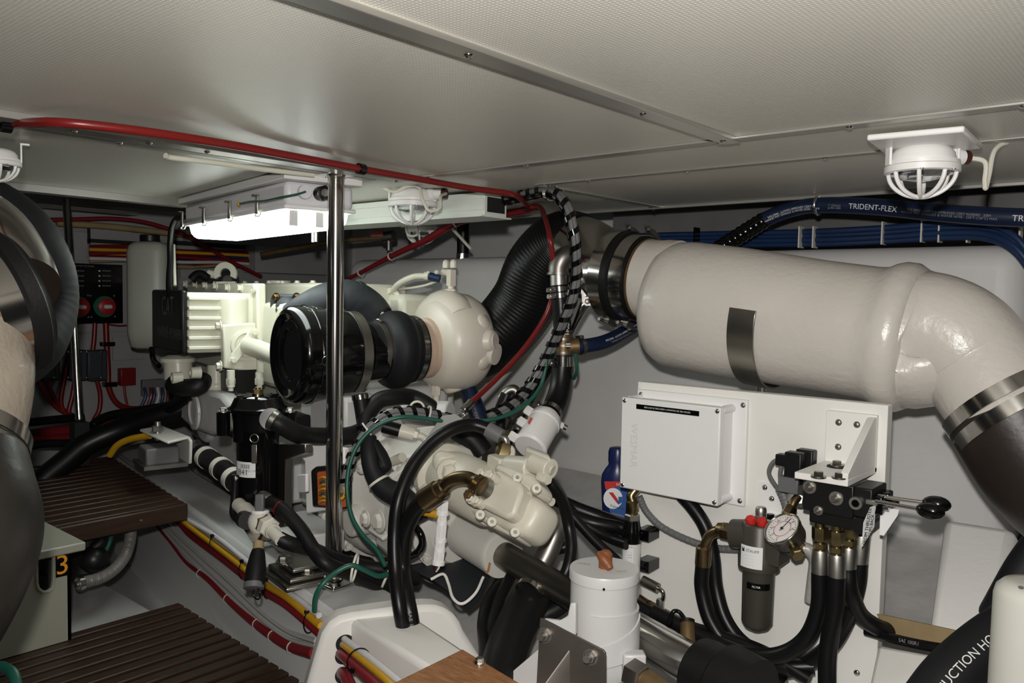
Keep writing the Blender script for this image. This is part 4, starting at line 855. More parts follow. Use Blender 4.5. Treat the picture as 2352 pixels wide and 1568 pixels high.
# shift plate (grey) and sloping top lid
part('top_lid',ppoly([(868,1018),(905,985),(1000,975),(1025,985),(990,1040),(925,1050),(905,1080),(885,1060)],P(950,1020,2.08),(SUP*.8+SSD*.55),.03),'gear_paint',gb,bev=.005)
for x,y in ((880,1025),(830,1072),(922,1072)): q=PP(x,y,P(950,1030,2.04),(SUP*.7+SSD*.6)); part('socket_screw',G().lathe(q,(SUP*.6+SSD*.6),[(-.01,.016),(.0,.016),(.0,.010),(.006,.010),(.006,.005),(.001,.005)],18),'gear_paint',gb)
part('lid_rib',ppoly([(890,1092),(945,1050),(950,1056),(898,1098)],P(920,1072,2.0),(SUP*.7+SSD*.6),.02),'gear_paint',gb,bev=.003)
mat('plate_steel_grey',(.36,.355,.345),.45)
t=thing('cable_bracket','flat grey bracket plate holding the end of the red control cable above the gearbox','bracket',P(960,1090,1.98))
part('plate',ppoly([(1015,955),(1045,950),(1062,962),(1025,1010),(985,1080),(960,1120),(935,1105),(920,1085),(960,1030)],P(990,1040,1.99),(SSD*.75+SUP*.2+SD*.5),.008),'plate_steel_grey',t,bev=.001)
for x,y in ((982,1078),(961,1098)): bolt(t,PP(x,y,P(990,1040,1.985),(SSD*.75+SUP*.2+SD*.5)),(SSD*.75+SUP*.2+SD*.5),.009,.012,'pump_paint')
part('standoff',G().cyl(P(900,1060,2.02),P(925,1050,1.99),.012),'pump_paint',t)
# output shaft
t=thing('propeller_shaft','polished steel propeller shaft running from the gearbox to the bottom right','shaft',s1+SD*.4-Z*.05)
part('shaft',G().cyl(Gp(-.01,0,0),Gp(.62,0,0),.0315,n=40),'brushed',t); mat('shaft_dark',(.22,.205,.18),.38,1,var=.3,vs=6); t.children[0].data.materials[0]=MATS['shaft_dark']
part('stern_sleeve',G().lathe(Gp(.315,0,0),SD,[(0,.036),(.003,.0375),(.40,.0375)],48),'stainless',t,'bright polished sleeve')
q=Gp(.60,0,0); part('seal_flange',G().lathe(q,SD,[(0,.038),(.0,.055),(.02,.058),(.05,.058),(.06,.07),(.12,.07)],40),'rubber',t,'black rubber shaft seal')
# ================================================================ hydraulic pump
pa=P(1020,1088,1.98)
pm=thing('hydraulic_pump','cream hydraulic pump with sculpted covers bolted onto the gearbox, centre of the photo','pump',pa+SD*.2-Z*.08)
def Hp(t,a,b): return pa+SD*t+SSD*a+SUP*b
def hbox(t0,t1,a0,a1,b0,b1): return G().boxp(Hp(t0,a0,b0),SD*(t1-t0),SSD*(a1-a0),SUP*(b1-b0))
part('mount_flange',G().lathe(Hp(-.02,0,0),SD,[(0,.074),(.02,.074),(.024,.066),(.03,.058)],40),'pump_paint',pm); 
part('flange_ear',ppoly([(995,1050),(1015,1040),(1060,1048),(1052,1085),(1030,1105),(1008,1098),(996,1075)],P(1025,1072,1.90),SD*.85+SSD*.4,.035),'pump_paint',pm,bev=.012)
bolt(pm,P(1030,1080,1.88),SD*.9+SSD*.3,.019,.022,'pump_paint')
part('flange_ear',ppoly([(960,1130),(1000,1090),(1020,1110),(1015,1135),(975,1150)],P(990,1122,1.93),SD*.85+SSD*.4,.03),'pump_paint',pm,bev=.008)
part('pump_body',G().lathe(Hp(.0,0,.0),SD,[(0,.056),(.03,.064),(.08,.068),(.20,.066),(.215,.060),(.22,.0)],48),'pump_paint',pm,smooth=60)
part('cradle_block',hbox(.12,.24,-.045,.045,-.042,.055),'pump_paint',pm,bev=.02)
nf=(SSD*.80+SUP*.55+SD*.1).normalized()
def face(name,pts,c,th,bev,n=nf): return part(name,ppoly(pts,c,n,th),'pump_paint',pm,bev=bev)
face('charge_cover',[(1128,1078),(1150,1078),(1196,1108),(1198,1130),(1180,1182),(1160,1190),(1130,1175),(1078,1148),(1074,1138),(1108,1090)],P(1140,1130,1.70),.07,.008)
face('upper_pad',[(1145,1060),(1225,1090),(1240,1115),(1228,1135),(1170,1105),(1130,1075)],P(1185,1095,1.735),.06,.008)
face('lower_pad',[(1075,1148),(1160,1195),(1195,1222),(1185,1236),(1120,1205),(1072,1168)],P(1130,1190,1.735),.06,.008)
c=Hp(.335,0,-.005)
g=G(); vs=[]; ns=20
def rrect(cx,cy,w,h,r): 
    out=[]
    for sx,sy,a in ((1,1,0),(-1,1,pi/2),(-1,-1,pi),(1,-1,3*pi/2)):
        for k in range(5): b=a+pi/2*k/4; out.append((cx+sx*(w-r)+r*cos(b),cy+sy*(h-r)+r*sin(b)))
    return out
NF=nf; NG=SD.cross(nf).normalized()
if NG.z<0: NG=-NG
prof=[(.20,.048,.046),(.33,.048,.046),(.365,.046,.043),(.382,.038,.035),(.388,.028,.026)]
for tt,w_,h_ in prof: vs+=[Hp(tt,0,-.006)+NF*a+NG*b for a,b in rrect(0,0,w_,h_,.022)]
n=20; fs=[(j*n+i,j*n+(i+1)%n,j*n+n+(i+1)%n,j*n+n+i) for j in range(len(prof)-1) for i in range(n)]+[tuple(range((len(prof)-1)*n,len(prof)*n)),tuple(range(n))[::-1]]
part('end_cover',g.add(vs,fs),'pump_paint',pm,smooth=50)
for a,b in ((.02,.052),(-.045,.03)): part('cover_lug',G().cyl(Hp(.31,a,b),Hp(.342,a,b),.011),'pump_paint',pm,bev=.002); part('socket_screw',G().lathe(Hp(.342,a,b),SD,[(0,.009),(.01,.009),(.01,.004),(.004,.004)],14),'pump_paint',pm)
for x,y,dd in ((1188,1097,1.70),(1232,1122,1.66),(1103,1182,1.715),(1130,1198,1.70),(1183,1222,1.66),(1181,1160,1.68)): 
    q=P(x,y,dd); part('socket_screw',G().lathe(q,SD*.6+nf*.6,[(-.02,.0115),(.0,.011),(.008,.010),(.009,.008),(.009,0)],18),'pump_paint',pm); sockdot(q+(SD*.6+nf*.6).normalized()*.009,SD*.6+nf*.6,.0045,pm)
for x,y in ((1108,1088),(1128,1092),(1096,1150),(1082,1145)): q=P(x,y,1.70); part('flange_bolt',G().cyl(q-nf*.02,q,.011).hexh(q,nf,.010,.010),'pump_paint',pm)
q=P(1080,1138,1.70); part('rusty_bolt',G().hexh(q,nf,.011,.012),'bronze',pm,'rusty bolt head')
# control valve on the far top side
part('control_valve',G().boxp(P(1165,1078,1.86),SD*.15,FW*.05,SUP*.035),'pump_paint',pm,bev=.010)
part('control_boss',G().cyl(P(1168,1070,1.80),P(1222,1075,1.74),.024),'pump_paint',pm,bev=.004)
part('control_head',G().boxp(P(1205,1068,1.76),SD*.085,FW*.05,SUP*.04),'pump_paint',pm,bev=.008); part('control_cap',G().cyl(P(1225,1062,1.74),P(1266,1078,1.70),.022).cyl(P(1266,1078,1.70),P(1270,1080,1.698),.012),'pump_paint',pm,bev=.003)
part('adjuster',G().hexh(P(1240,1094,1.70),SD,.012,.028).cyl(P(1245,1097,1.69),P(1258,1103,1.68),.009),'pump_paint',pm); part('eye_lug',G().torus(P(1166,1038,1.86),FW,.012,.006,24,8),'pump_paint',pm)
part('port_block',G().box(P(1150,1066,1.84),(.05,.045,.04),(SD,SSD,SUP)),'pump_paint',pm,bev=.005)
part('lettering',G().text('VIC',P(1202,1100,1.66),SD,SUP,.012).text('REXROTH',P(1203,1110,1.66),SD,SUP,.009),'cream_paint',pm) if False else None
# bronze elbow hose fitting with hose down in front
t=thing('hydraulic_hose','thick black hose with bronze coloured bent end fitted into the cream pump','hose',P(930,1300,1.80))
part('elbow',G().tube([P(1018,1120,1.73),P(1032,1106,1.72),P(1052,1098,1.71),P(1075,1098,1.70),P(1092,1108,1.69)],.0145,n=20,sub=8),'bronze_fit',t,'bent bronze coloured pipe end',smooth=60)
d=(P(1108,1118,1.68)-P(1090,1106,1.69)); part('swivel_nut',G().lathe(P(1085,1104,1.69),d,[(0,.016),(.008,.019),(.010,.016),(.014,.019),(.016,.016),(.02,.019)],22).hexh(P(1092,1108,1.69),d,.021,.02),'bronze_fit',t); part('port_collar',G().cyl(P(1106,1116,1.682),P(1118,1122,1.69),.022),'zinc',t)
d=(P(975,1148,1.75)-P(1022,1116,1.73)); part('ferrule',G().lathe(P(1022,1117,1.73),d,[(0,.017),(.003,.020),(.016,.021),(.018,.024),(.062,.025),(.064,.021)],26),'bronze_fit',t)
hq=[P(985,1143,1.745),P(955,1170,1.76),P(930,1225,1.78),P(924,1300,1.79),P(932,1365,1.75),P(942,1415,1.73),P(952,1480,1.74),P(960,1560,1.75)]
part('hose',G().tube(hq,.0180,n=18,sub=10),'hose_black',t,smooth=60); part('lettering',G().text_on('SAE 100R2',hq,.70,.010,.0182,side_ang(hq,.7,8),8),'ink_grey',t)
t=thing('hydraulic_hose','long black hose arching over the gearbox from the grey crimped end on the pump','hose',P(910,1250,1.75))
hq=[P(1124,986,1.88),P(1085,975,1.88),P(1040,985,1.86),P(990,1018,1.84),P(945,1075,1.81),P(915,1150,1.78),P(906,1230,1.77),P(908,1310,1.75),P(914,1370,1.72),P(922,1420,1.71),P(934,1480,1.72),P(945,1560,1.73)]
part('hose',G().tube(hq,.0150,n=18,sub=10),'hose_black',t,smooth=60)
part('ferrule',G().cyl(P(1120,985,1.88),P(1152,1003,1.87),.0175),'grey_wire',t); part('elbow',G().tube([P(1150,1002,1.87),P(1160,1008,1.865),P(1163,1018,1.865),P(1158,1032,1.865)],.0085,n=12),'zinc',t); part('nut',G().hexh(P(1153,1048,1.86),P(1160,1028,1.865)-P(1153,1048,1.86),.019,.03),'brass',t)
# white connector string and cables in front of the gearbox
t=thing('sensor_connector','white hexagonal sensor connector stack hanging in front of the gearbox','connector',P(1010,1300,1.84))
ks=[(1018,1150),(1016,1178),(1015,1200),(1012,1240),(1010,1262),(1007,1292)]; rs=[.014,.012,.013,.0125,.0135,.013]
for i in range(5): a=P(*ks[i],1.83); b=P(*ks[i+1],1.83); part('segment',G().hexh(a,b-a,rs[i],(b-a).length),'white_plastic',t,bev=.001); part('collar',G().cyl(b+(a-b).normalized()*.004,b-(a-b).normalized()*.004,rs[i]*1.08),'white_plastic',t)
part('orange_plug',G().cyl(P(966,1172,1.84),P(1010,1182,1.83),.010),'yellow_conduit',t,'orange yellow plug'); part('block',G().box(P(990,1162,1.84),(.026,.02,.03)),'white_plastic',t,bev=.002)
part('wire',G().tube([P(1004,1292,1.83),P(1003,1302,1.83),P(1000,1310,1.84)],.0022,n=6),'red_cable',t); part('wire',G().tube([P(1009,1292,1.83),P(1008,1303,1.83),P(1002,1312,1.84)],.0022,n=6),'white_plastic',t)
solo('cable_loop',G().tube([P(952,1208,1.86),P(966,1226,1.85),P(970,1248,1.85),P(958,1268,1.85),P(935,1280,1.86)],.0085,n=12,sub=8),'gloss_black','short glossy black cable loop between the black hose and white connectors','cable')
# taped loom over the bell housing
t=thing('taped_loom','fat black taped wiring loom draped over the bell housing','loom',P(870,1120,1.95))
part('loom',G().tube([P(846,1005,1.97),P(848,1040,1.95),P(856,1080,1.94),P(880,1118,1.93),P(918,1140,1.92),P(945,1165,1.91),P(960,1200,1.90)],[.020,.021,.022,.026,.029,.028,.026],n=18,sub=8),'rubber_matte',t,smooth=60); part('split_sleeve',G().tube([P(862,1012,1.96),P(878,1042,1.95),P(888,1070,1.94),P(878,1085,1.94)],[.010,.016,.016,.008],n=12,sub=6,sq=.5),'rubber_matte',t)
part('cable_tie',G().ring(P(868,1104,1.935),P(880,1118,1.93)-P(856,1080,1.94),.0245,.006,.002),'tie_white',t)
solo('hose_arch',G().tube([P(838,985,2.1),P(845,950,2.12),P(870,920,2.14),P(905,912,2.16),P(945,912,2.2),P(985,932,2.2),P(1010,960,2.2)],.022,n=16,sub=8),'rubber','thick black hose arching below the turbocharger','hose',smooth=60)
t=thing('hydraulic_hose','black hose with white crimped end and elbow on the gearbox lid','hose',P(940,990,2.0)); part('hose',G().tube([P(880,978,2.0),P(900,984,2.0),P(922,990,2.0)],.0165,n=14),'hose_black',t); part('ferrule',G().cyl(P(919,989,2.0),P(952,998,2.0),.0175).hexh(P(950,997,2.0),P(952,998,2.0)-P(919,989,2.0),.015,.012),'pump_paint',t); part('elbow',G().tube([P(960,1000,2.0),P(972,1004,2.0),P(978,1014,2.0),P(976,1030,2.02)],.009,n=12),'pump_paint',t)
part('oil_cooler',G().cyl(P(930,945,2.25),P(1035,950,2.2),.034),'engine_white',eng,bev=.004)
part('dipstick_loop',G().torus(P(958,938,2.1),FW,.018,.003,24,6).tube([P(968,944,2.1),P(1000,948,2.1),P(1020,960,2.1)],.003,n=8),'cream_paint',eng)
part('rear_case',ebox(-.46,-.28,.24,.66,.36,.72),'engine_white',eng,bev=.02)
# ================================================================ chrome post
a=P(766,406,1.96); b=P(766,1328,1.96); a=V((b.x,b.y,1.28)); b=V((b.x,b.y,.312))
t=thing('support_post','polished chrome support post standing on the engine bed in front of the air filter','post',b)
part('pole',G().cyl(b,a,.0195,n=40),'stainless',t)
px_=V((.94,.34,0)); 
g=G().box(b+Z*.004,(.13,.10,.008),(X,Y,Z)); part('base_plate',g,'stainless',t,bev=.003); part('base_collar',G().lathe(b+Z*.008,Z,[(0,.028),(.006,.026),(.012,.020)],32),'stainless',t)
for sx in (-.05,.05):
    for sy in (-.036,.036): bolt(t,b+V((sx,sy,.008)),Z,.006,.006)
g=G().box(a-Z*.004,(.12,.07,.008),(X,Y,Z)); part('top_plate',g,'stainless',t,bev=.002); part('top_collar',G().lathe(a-Z*.012,Z,[(0,.021),(.006,.025),(.008,.025)],28),'stainless',t)
for sx in (-.045,.045): screw(t,a+V((sx,0,-.008)),-Z,.006)
a=P(152,458,3.0); b=P(182,962,2.95)
t=thing('support_post','slim leaning metal post beside the forward electrical panel at the left','post',b)
part('pole',G().cyl(b,a,.0135,n=28),'stainless',t); q=P(172,787,2.96); part('side_rod',G().cyl(q,q-CR*.04,.004),'stainless',t); part('tip',G().ball(b,.014,12),'stainless',t)
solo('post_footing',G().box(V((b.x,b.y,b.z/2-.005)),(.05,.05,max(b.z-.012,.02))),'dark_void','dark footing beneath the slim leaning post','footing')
# ================================================================ fluorescent lamp
zc=1.263
A=PZ(653,405,zc); B_=PZ(424,463,zc); lu=(B_-A); lu.z=0; LL=lu.length; lu.normalize(); ln=V((-lu.y,lu.x,0)); ln=ln if ln.y>0 else -ln; LW=.20
lt=thing('fluorescent_lamp','lit white fluorescent ceiling lamp with glowing clear cover left of the chrome post','lamp',A-Z*.1)
def Lp(u,n,z): return A+lu*u+ln*n+Z*(z)
def lbox(u0,u1,n0,n1,z0,z1): return G().boxp(Lp(u0,n0,z0),lu*(u1-u0),ln*(n1-n0),Z*(z1-z0))
LB=LL+.06
part('base_board',lbox(0,LB,0,LW,-.004,.015),'white_paint',lt,bev=.002)
mat('lamp_body',(.70,.69,.72),.4)
part('body',lbox(.02,LB-.02,.012,LW-.012,-.062,-.005),'lamp_body',lt,bev=.012)
part('cover_rim',lbox(.016,LB-.016,.008,LW-.008,-.070,-.060),'white_plastic',lt,bev=.004)
# glowing cover: tapered tray
g=G(); top=[(.03,.02),(LB-.03,.02),(LB-.03,LW-.02),(.03,LW-.02)]; bot=[(.045,.035),(LB-.06,.035),(LB-.06,LW-.035),(.045,LW-.035)]
lev=[(-.068,0),(-.092,.25),(-.102,.6),(-.108,1)]
vs=[Lp(t0[0]+(b0[0]-t0[0])*k,t0[1]+(b0[1]-t0[1])*k,z) for z,k in lev for t0,b0 in zip(top,bot)]
fs=[(j*4+i,j*4+(i+1)%4,j*4+4+(i+1)%4,j*4+4+i) for j in range(3) for i in range(4)]+[(0,1,2,3),(12,13,14,15)]
part('glowing_cover',g.add(vs,fs),'sponge_lamp',lt,'glowing white cover',bev=.006)
for n in (.035,.10):
    q=Lp(.028,n,-.072); part('tube_holder',G().box(q-Z*.018-lu*.0,(.004,.020,.036),(lu,ln,Z)),'clear_tube',lt,bev=.001)
for k in (.22,.46,.72,.97):
    q=Lp(LB*k-.01,.0,-.045); g=G().box(q-Z*.006,(.016,.006,.046),(lu,ln,Z)); g.box(q+Z*.016-ln*.004,(.020,.014,.004),(lu,ln,Z)); part('cover_clip',g,'brushed',lt,bev=.0015); part('clip_wire',G().tube([q-Z*.028,q-Z*.034-ln*.004,q-Z*.034+ln*.006,q-Z*.026+ln*.01],.0018,n=6),'stainless',lt)
q=Lp(.012,.052,-.03); part('cable_boss',G().cyl(q,q-lu*.012,.016),'lamp_body',lt); part('gland',G().cyl(Lp(.012,.092,-.03),Lp(-.012,.092,-.03),.016).hexh(Lp(-.006,.092,-.03),-lu,.019,.010),'black_plastic',lt); part('gland_pin',G().cyl(Lp(-.010,.092,-.03),Lp(-.018,.092,-.03),.009),'zinc',lt)
part('ground_wire',G().tube([Lp(.0,.052,-.03),Lp(-.004,.03,-.038),Lp(.01,.0,-.046),Lp(.10,-.006,-.048),Lp(.19,-.006,-.043),Lp(.27,-.004,-.042)],.0026,n=8),'green_wire',lt); part('wire_lug',G().ball(Lp(.275,-.004,-.042),.006,10),'yellow_wire',lt,'yellow wire lug')
lq=Lp(.30,LW+.02,-.10); part('latch_pin',G().cyl(lq,lq-Z*.025,.005).cyl(lq+lu*.02,lq+lu*.02-Z*.025,.005),'stainless',lt)
solo('lamp_cable',G().tube([Lp(LB-.02,.06,-.035),P(412,500,2.55),P(396,520,2.55),P(391,560,2.55),P(391,600,2.56),P(388,650,2.58),P(390,700,2.62)],.0095,n=10,sub=8),'hose_black','black cable dropping from the far end of the glowing lamp','cable')
# cable trunking
A2=PZ(1113,446,1.266); B2=PZ(760,478,1.266); u2=(B2-A2); u2.z=0; l2=u2.length+.25; u2.normalize(); n2=V((-u2.y,u2.x,0)); n2=n2 if n2.y>0 else -n2
t=thing('cable_trunking','long white plastic cable trunking along the ceiling right of the chrome post','trunking',A2-Z*.06)
mat('trunk_white',(.74,.78,.72),.35)
part('channel',G().boxp(A2-Z*.055,u2*l2,n2*.09,Z*.062),'trunk_white',t,bev=.002); part('lid',G().boxp(A2-Z*.040-n2*.004,u2*l2,n2*.004,Z*.030),'trunk_white',t,bev=.001); part('lower_flange',G().boxp(A2-Z*.058-n2*.010,u2*l2,n2*.12,Z*.004),'trunk_white',t)
part('open_end',G().boxp(A2-Z*.045-u2*.001+n2*.01,u2*-.001,n2*.07,Z*.04),'dark_void',t,'dark open end')
solo('lamp_conduit',G().tube([PZ(380,357,1.272),PZ(395,362,1.27),PZ(480,372,1.27),PZ(600,388,1.27),PZ(720,402,1.272)],.006,n=10,sub=6),'cream_paint','thin pale conduit on the ceiling leading to the fluorescent lamp','conduit')
# ================================================================ red hose under the ceiling
rp=[PZ(18,289,1.272),PZ(60,283,1.262),PZ(130,281,1.256),PZ(250,292,1.256),PZ(400,312,1.258),PZ(560,338,1.262),PZ(700,364,1.264),PZ(830,388,1.264),PZ(960,411,1.264),PZ(1080,432,1.262),PZ(1180,447,1.258),PZ(1210,470,1.25)]
t=thing('red_hose','long red hose running under the ceiling across the upper left of the photo','hose',rp[6])
part('hose',G().tube(rp,.0075,n=14,sub=8),'red_cable',t,smooth=60)
for x,y in ((12,288),(829,388)): q=PZ(x,y,1.264); part('clip',G().ring(q-(rp[7]-rp[6]).normalized()*.008,(rp[7]-rp[6]),.0078,.016,.004,20),'gloss_black',t,'black clip')
rp=[P(1205,478,2.5),P(1238,474,2.45),P(1252,500,2.3),P(1262,540,2.2),P(1268,580,2.2),P(1270,640,2.24),P(1266,690,2.27),P(1245,740,2.27),P(1200,805,2.24),P(1140,870,2.19),P(1078,928,2.1)]
t=thing('control_cable','red push pull control cable curving from the ceiling down to the gearbox','cable',P(1170,840,2.22))
part('cable',G().tube(rp,.0072,n=12,sub=8),'red_cable',t,smooth=60); a=P(1082,924,2.1); b=P(1060,948,2.06); c=P(1025,985,2.02); d=P(998,1018,1.99)
part('end_fitting',G().cyl(a,b,.0105).hexh(P(1064,944,2.066),a-b,.012,.012),'stainless',t); part('rod',G().cyl(b,d,.006),'grey_wire',t); part('clevis',G().box((b+c)/2,(.05,.012,.012),((c-b).normalized(),*perp(c-b))),'brushed',t,bev=.002); part('clip_screw',G().ball(P(1067,953,2.05),.007,10),'stainless',t); part('rod',G().cyl(P(1075,950,2.05),P(1030,985,2.03),.004),'stainless',t)
t=thing('red_conduit','red conduit with white ties slanting down behind the hanging lamps','conduit',P(1000,560,3.0))
rp=[P(1232,475,2.55),P(1195,486,2.62),P(1120,498,2.75),P(1050,510,2.85),P(980,550,2.95),P(900,588,3.1),P(830,625,3.25),P(780,650,3.35)]
part('conduit',G().tube(rp,[.012,.012,.014,.014,.013,.010,.008,.007],n=12,sub=6),'red_conduit',t,smooth=60)
for i in (3,5,6): part('cable_tie',G().ring(rp[i],(rp[i]-rp[i-1]),.0145,.007,.002,18),'tie_white',t)
# ================================================================ left exhaust in the foreground
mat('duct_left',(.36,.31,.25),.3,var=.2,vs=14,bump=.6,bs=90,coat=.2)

t=thing('exhaust_muffler','whitish exhaust duct with steel clamps cut by the left edge of the photo','exhaust duct',P(-40,900,1.25))
rc=P(-46,710,1.25); ds=(CR*.57+CU*.33+FW*.75).normalized(); R1=.107
dp=[rc-ds*.014,rc-ds*.04,P(-98,825,1.20),P(-100,905,1.17),P(-108,985,1.14),P(-112,1045,1.12)]
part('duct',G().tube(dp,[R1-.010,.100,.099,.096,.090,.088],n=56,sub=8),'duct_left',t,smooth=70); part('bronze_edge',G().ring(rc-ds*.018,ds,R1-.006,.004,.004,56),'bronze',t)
t=thing('exhaust_coupling','steel and black rubber coupling on the upper end of the left exhaust duct','coupling',rc-Z*.1)
part('rubber_sleeve',G().lathe(rc,ds,[(-.012,R1-.002),(.0,R1),(.022,R1+.001),(.026,R1+.009),(.046,R1+.010),(.052,R1),(.06,R1-.004),(.06,.0)],56),'rubber',t,smooth=50)
part('clamp_band',G().ring(rc-ds*.014,ds,R1-.004,.036,.005,56),'stainless',t)
part('steel_pipe',G().tube([P(14,672,1.31),P(-4,625,1.33),P(-50,555,1.36),P(-130,505,1.40)],[.080,.081,.082,.082],n=48,sub=8),'stainless',t,smooth=60)
solo('exhaust_hose',G().tube([P(-140,450,1.60),P(-30,478,1.66),P(50,535,1.70),P(98,620,1.74),P(105,705,1.74),P(75,790,1.68),P(20,850,1.6)],[.065,.062,.062,.062,.062,.06,.05],n=40,sub=14,fn=lambda i:1+.006*sin(i*2.1)),'rubber_matte','thick black lined exhaust hose bending round behind the left duct','hose',smooth=70)
c1=dp[-1]; dv=(dp[-1]-dp[-2]).normalized()*.6-CU*.25-FW*.30; dv.normalize(); t=thing('exhaust_hose','black rubber exhaust hose with steel clamps below the left duct, lower left corner','hose',P(-30,1250,1.1))
for k in (-.030,-.002): part('clamp_band',G().ring(c1+dv*k,dv,.0905,.022,.003,56),'stainless',t)
mat('rubber_worn',(.022,.020,.017),.38,var=.5,vs=7,bump=.2,bs=60)
part('hose',G().tube([c1,P(-92,1130,1.09),P(-75,1220,1.06),P(-108,1320,1.03),P(-180,1450,1.0),P(-260,1560,.98)],[.0885,.088,.087,.086,.084,.082],n=48,sub=8),'rubber_worn',t,smooth=60)
# ================================================================ forward bulkhead
BX=-3.70
def K(x,y,o=0): return PX(x,y,BX+o)
def kbox(x0,y0,x1,y1,o0,o1): 
    a=K(x0,y0,o0); b=K(x1,y1,o0); return G().boxp(V((BX+o0,min(a.y,b.y),min(a.z,b.z))),X*(o1-o0),Y*abs(b.y-a.y),Z*abs(a.z-b.z))
t=thing('switch_panel','black electrical panel with two red rotary battery switches on the forward bulkhead','panel',K(220,740,.01))
part('face',kbox(166,604,280,742,.002,.014),'gloss_black',t,bev=.002)
mat('switch_red',(.38,.02,.025),.4); mat('switch_green',(.0,.15,.07),.4)
for x,y in ((180,705),(240,704)):
    q=K(x,y,.014); part('green_ring',G().cyl(q,q+X*.004,K(x+25,y,.014).y-q.y),'switch_green',t); part('red_knob',G().lathe(q+Y*.006,X,[(0,.038),(.012,.038),(.018,.030),(.018,0)],28),'switch_red',t); part('knob_grip',G().box(q+Y*.006+X*.024,(.014,.036,.018)),'tie_white',t,bev=.006)
for x,y in ((202,678),(208,679),(262,679),(203,728),(210,728),(264,727)): q=K(x,y,.014); part('indicator',G().ball(q,.0045,8),'grey_wire',t)
for k in range(4):
    y=622+k*11.5; q=K(228,y,.0145); part('breaker',G().box(q,(.006,.006,.006)),'ink_white',t); part('lettering',G().text('BREAKER',K(245,y,.0146),Y,Z,.009),'ink_grey',t); part('lettering',G().text('BREAKER',K(183,y,.0146),Y,Z,.009),'ink_grey',t)
part('lettering',G().text('12 VOLT DC PANEL',K(195,611,.0146),Y,Z,.009),'ink_grey',t)
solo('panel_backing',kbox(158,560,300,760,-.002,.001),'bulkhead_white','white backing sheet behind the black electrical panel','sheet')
# expansion tank
ec=P(345,700,3.15); t=thing('expansion_tank','tall translucent white plastic tank with black cap, left of the name plate','tank',P(345,800,3.15))
zq=lambda y:P(345,y,3.15).z
g=G(); prof=[(zq(800),.050),(zq(795),.070),(zq(770),.080),(zq(760),.082),(zq(580),.082),(zq(566),.076),(zq(558),.060),(zq(555),.03)]
vs=[];n=28
for z,r in prof:
    for i in range(n): a=2*pi*i/n; ca_,sa__=cos(a),sin(a); k=1/max(abs(ca_),abs(sa__))**.55; vs.append(V((ec.x,ec.y,z))+CR*ca_*r*k*.93+V((FH.x,FH.y,0))*sa__*r*k*.8)
g.add(vs,[(j*n+i,j*n+(i+1)%n,j*n+n+(i+1)%n,j*n+n+i) for j in range(len(prof)-1) for i in range(n)]+[tuple(range(n))[::-1],tuple(range((len(prof)-1)*n,len(prof)*n))])
part('body',g,'tank_plastic',t,smooth=60); part('cap',G().cyl(V((ec.x,ec.y,zq(556))),V((ec.x,ec.y,zq(540))),.036),'black_plastic',t,bev=.003)
part('drain_tube',G().tube([P(348,798,3.1),P(352,825,3.08),P(365,840,3.0)],.010,n=10),'gloss_black',t)
# junction boxes
for x0,x1,lab in ((88,130,'grey junction box farthest left on the forward bulkhead, beside the left duct'),(152,192,'grey junction box behind the slim leaning post'),(195,238,'grey junction box just right of the slim leaning post')):
    t=thing('junction_box',lab,'junction box',K((x0+x1)/2,875,.02),'junction boxes on the forward bulkhead')
    part('body',kbox(x0,803,x1,872,.002,.05),'enclosure_grey',t,bev=.008); part('lid',kbox(x0+4,806,x1-4,869,.05,.062),'enclosure_grey',t,bev=.008)
    for sx in (x0+5,x1-5):
        for sy in (808,867): screw(t,K(sx,sy,.062),X,.005)
# red battery cables on the bulkhead
RC=[([(175,745),(165,800),(150,860),(140,920),(150,950),(165,960)],'red cable down the bulkhead behind the slim post, leftmost from the panel',.010),
 ([(218,742),(216,780),(212,810)],'short red cable from the black panel to the right hand junction box',.010),
 ([(243,742),(245,790),(248,850),(250,890),(268,925),(300,938),(350,935)],'red cable with black clips running from the black panel down to the right',.0125),
 ([(90,870),(105,905),(130,935),(160,952),(185,960)],'red cable looping from under the leftmost junction box',.010),
 ([(112,872),(120,905),(145,940),(170,955)],'second red cable from under the leftmost junction box',.009),
 ([(172,872),(166,910),(158,945),(165,962)],'red cable dropping from under the middle junction box',.010),
 ([(222,872),(230,905),(228,940),(215,965)],'red cable dropping from under the right hand junction box',.010),
 ([(250,745),(275,748),(300,746)],'short red lead along the panel foot to the plastic tank',.004)]
for pts,lab,r in RC: solo('battery_cable',G().tube([K(x,y,.02+.002*i) for i,(x,y) in enumerate(pts)],r,n=10,sub=8),'red_cable',lab,'cable','red battery cables on the bulkhead',smooth=60)
for x,y in ((243,789),(248,881)): solo('cable_clip',kbox(x-14,y-4,x+13,y+4,.012,.05),'gloss_black','black clip holding the red cable, %s one'%('upper' if y<800 else 'lower'),'clip','black cable clips')
solo('fuse_box',kbox(269,845,304,882,.002,.04),'red_cable','small red fuse block on the bulkhead below the plastic tank','fuse',bev=.003)
solo('fuse_lead',G().tube([K(285,882,.03),K(287,905,.03),K(292,930,.03)],.006,n=8),'red_conduit','short red lead under the red fuse block','cable')
t=thing('terminal_strip','grey terminal strip with blue red and white wires below the engine front','terminal strip',K(350,905,.02)); part('strip',kbox(322,872,372,905,.002,.03),'grey_wire',t,bev=.003)
for i,(x,mm) in enumerate(((332,'blue_bundle'),(345,'red_cable'),(352,'blue_bundle'),(362,'white_conduit'),(372,'blue_bundle'),(384,'red_cable'),(392,'blue_bundle'))): part('wire',G().tube([K(x,890,.03),K(x+2,910,.045),K(x-8+i,935,.04)],.007,n=8),mm,t)
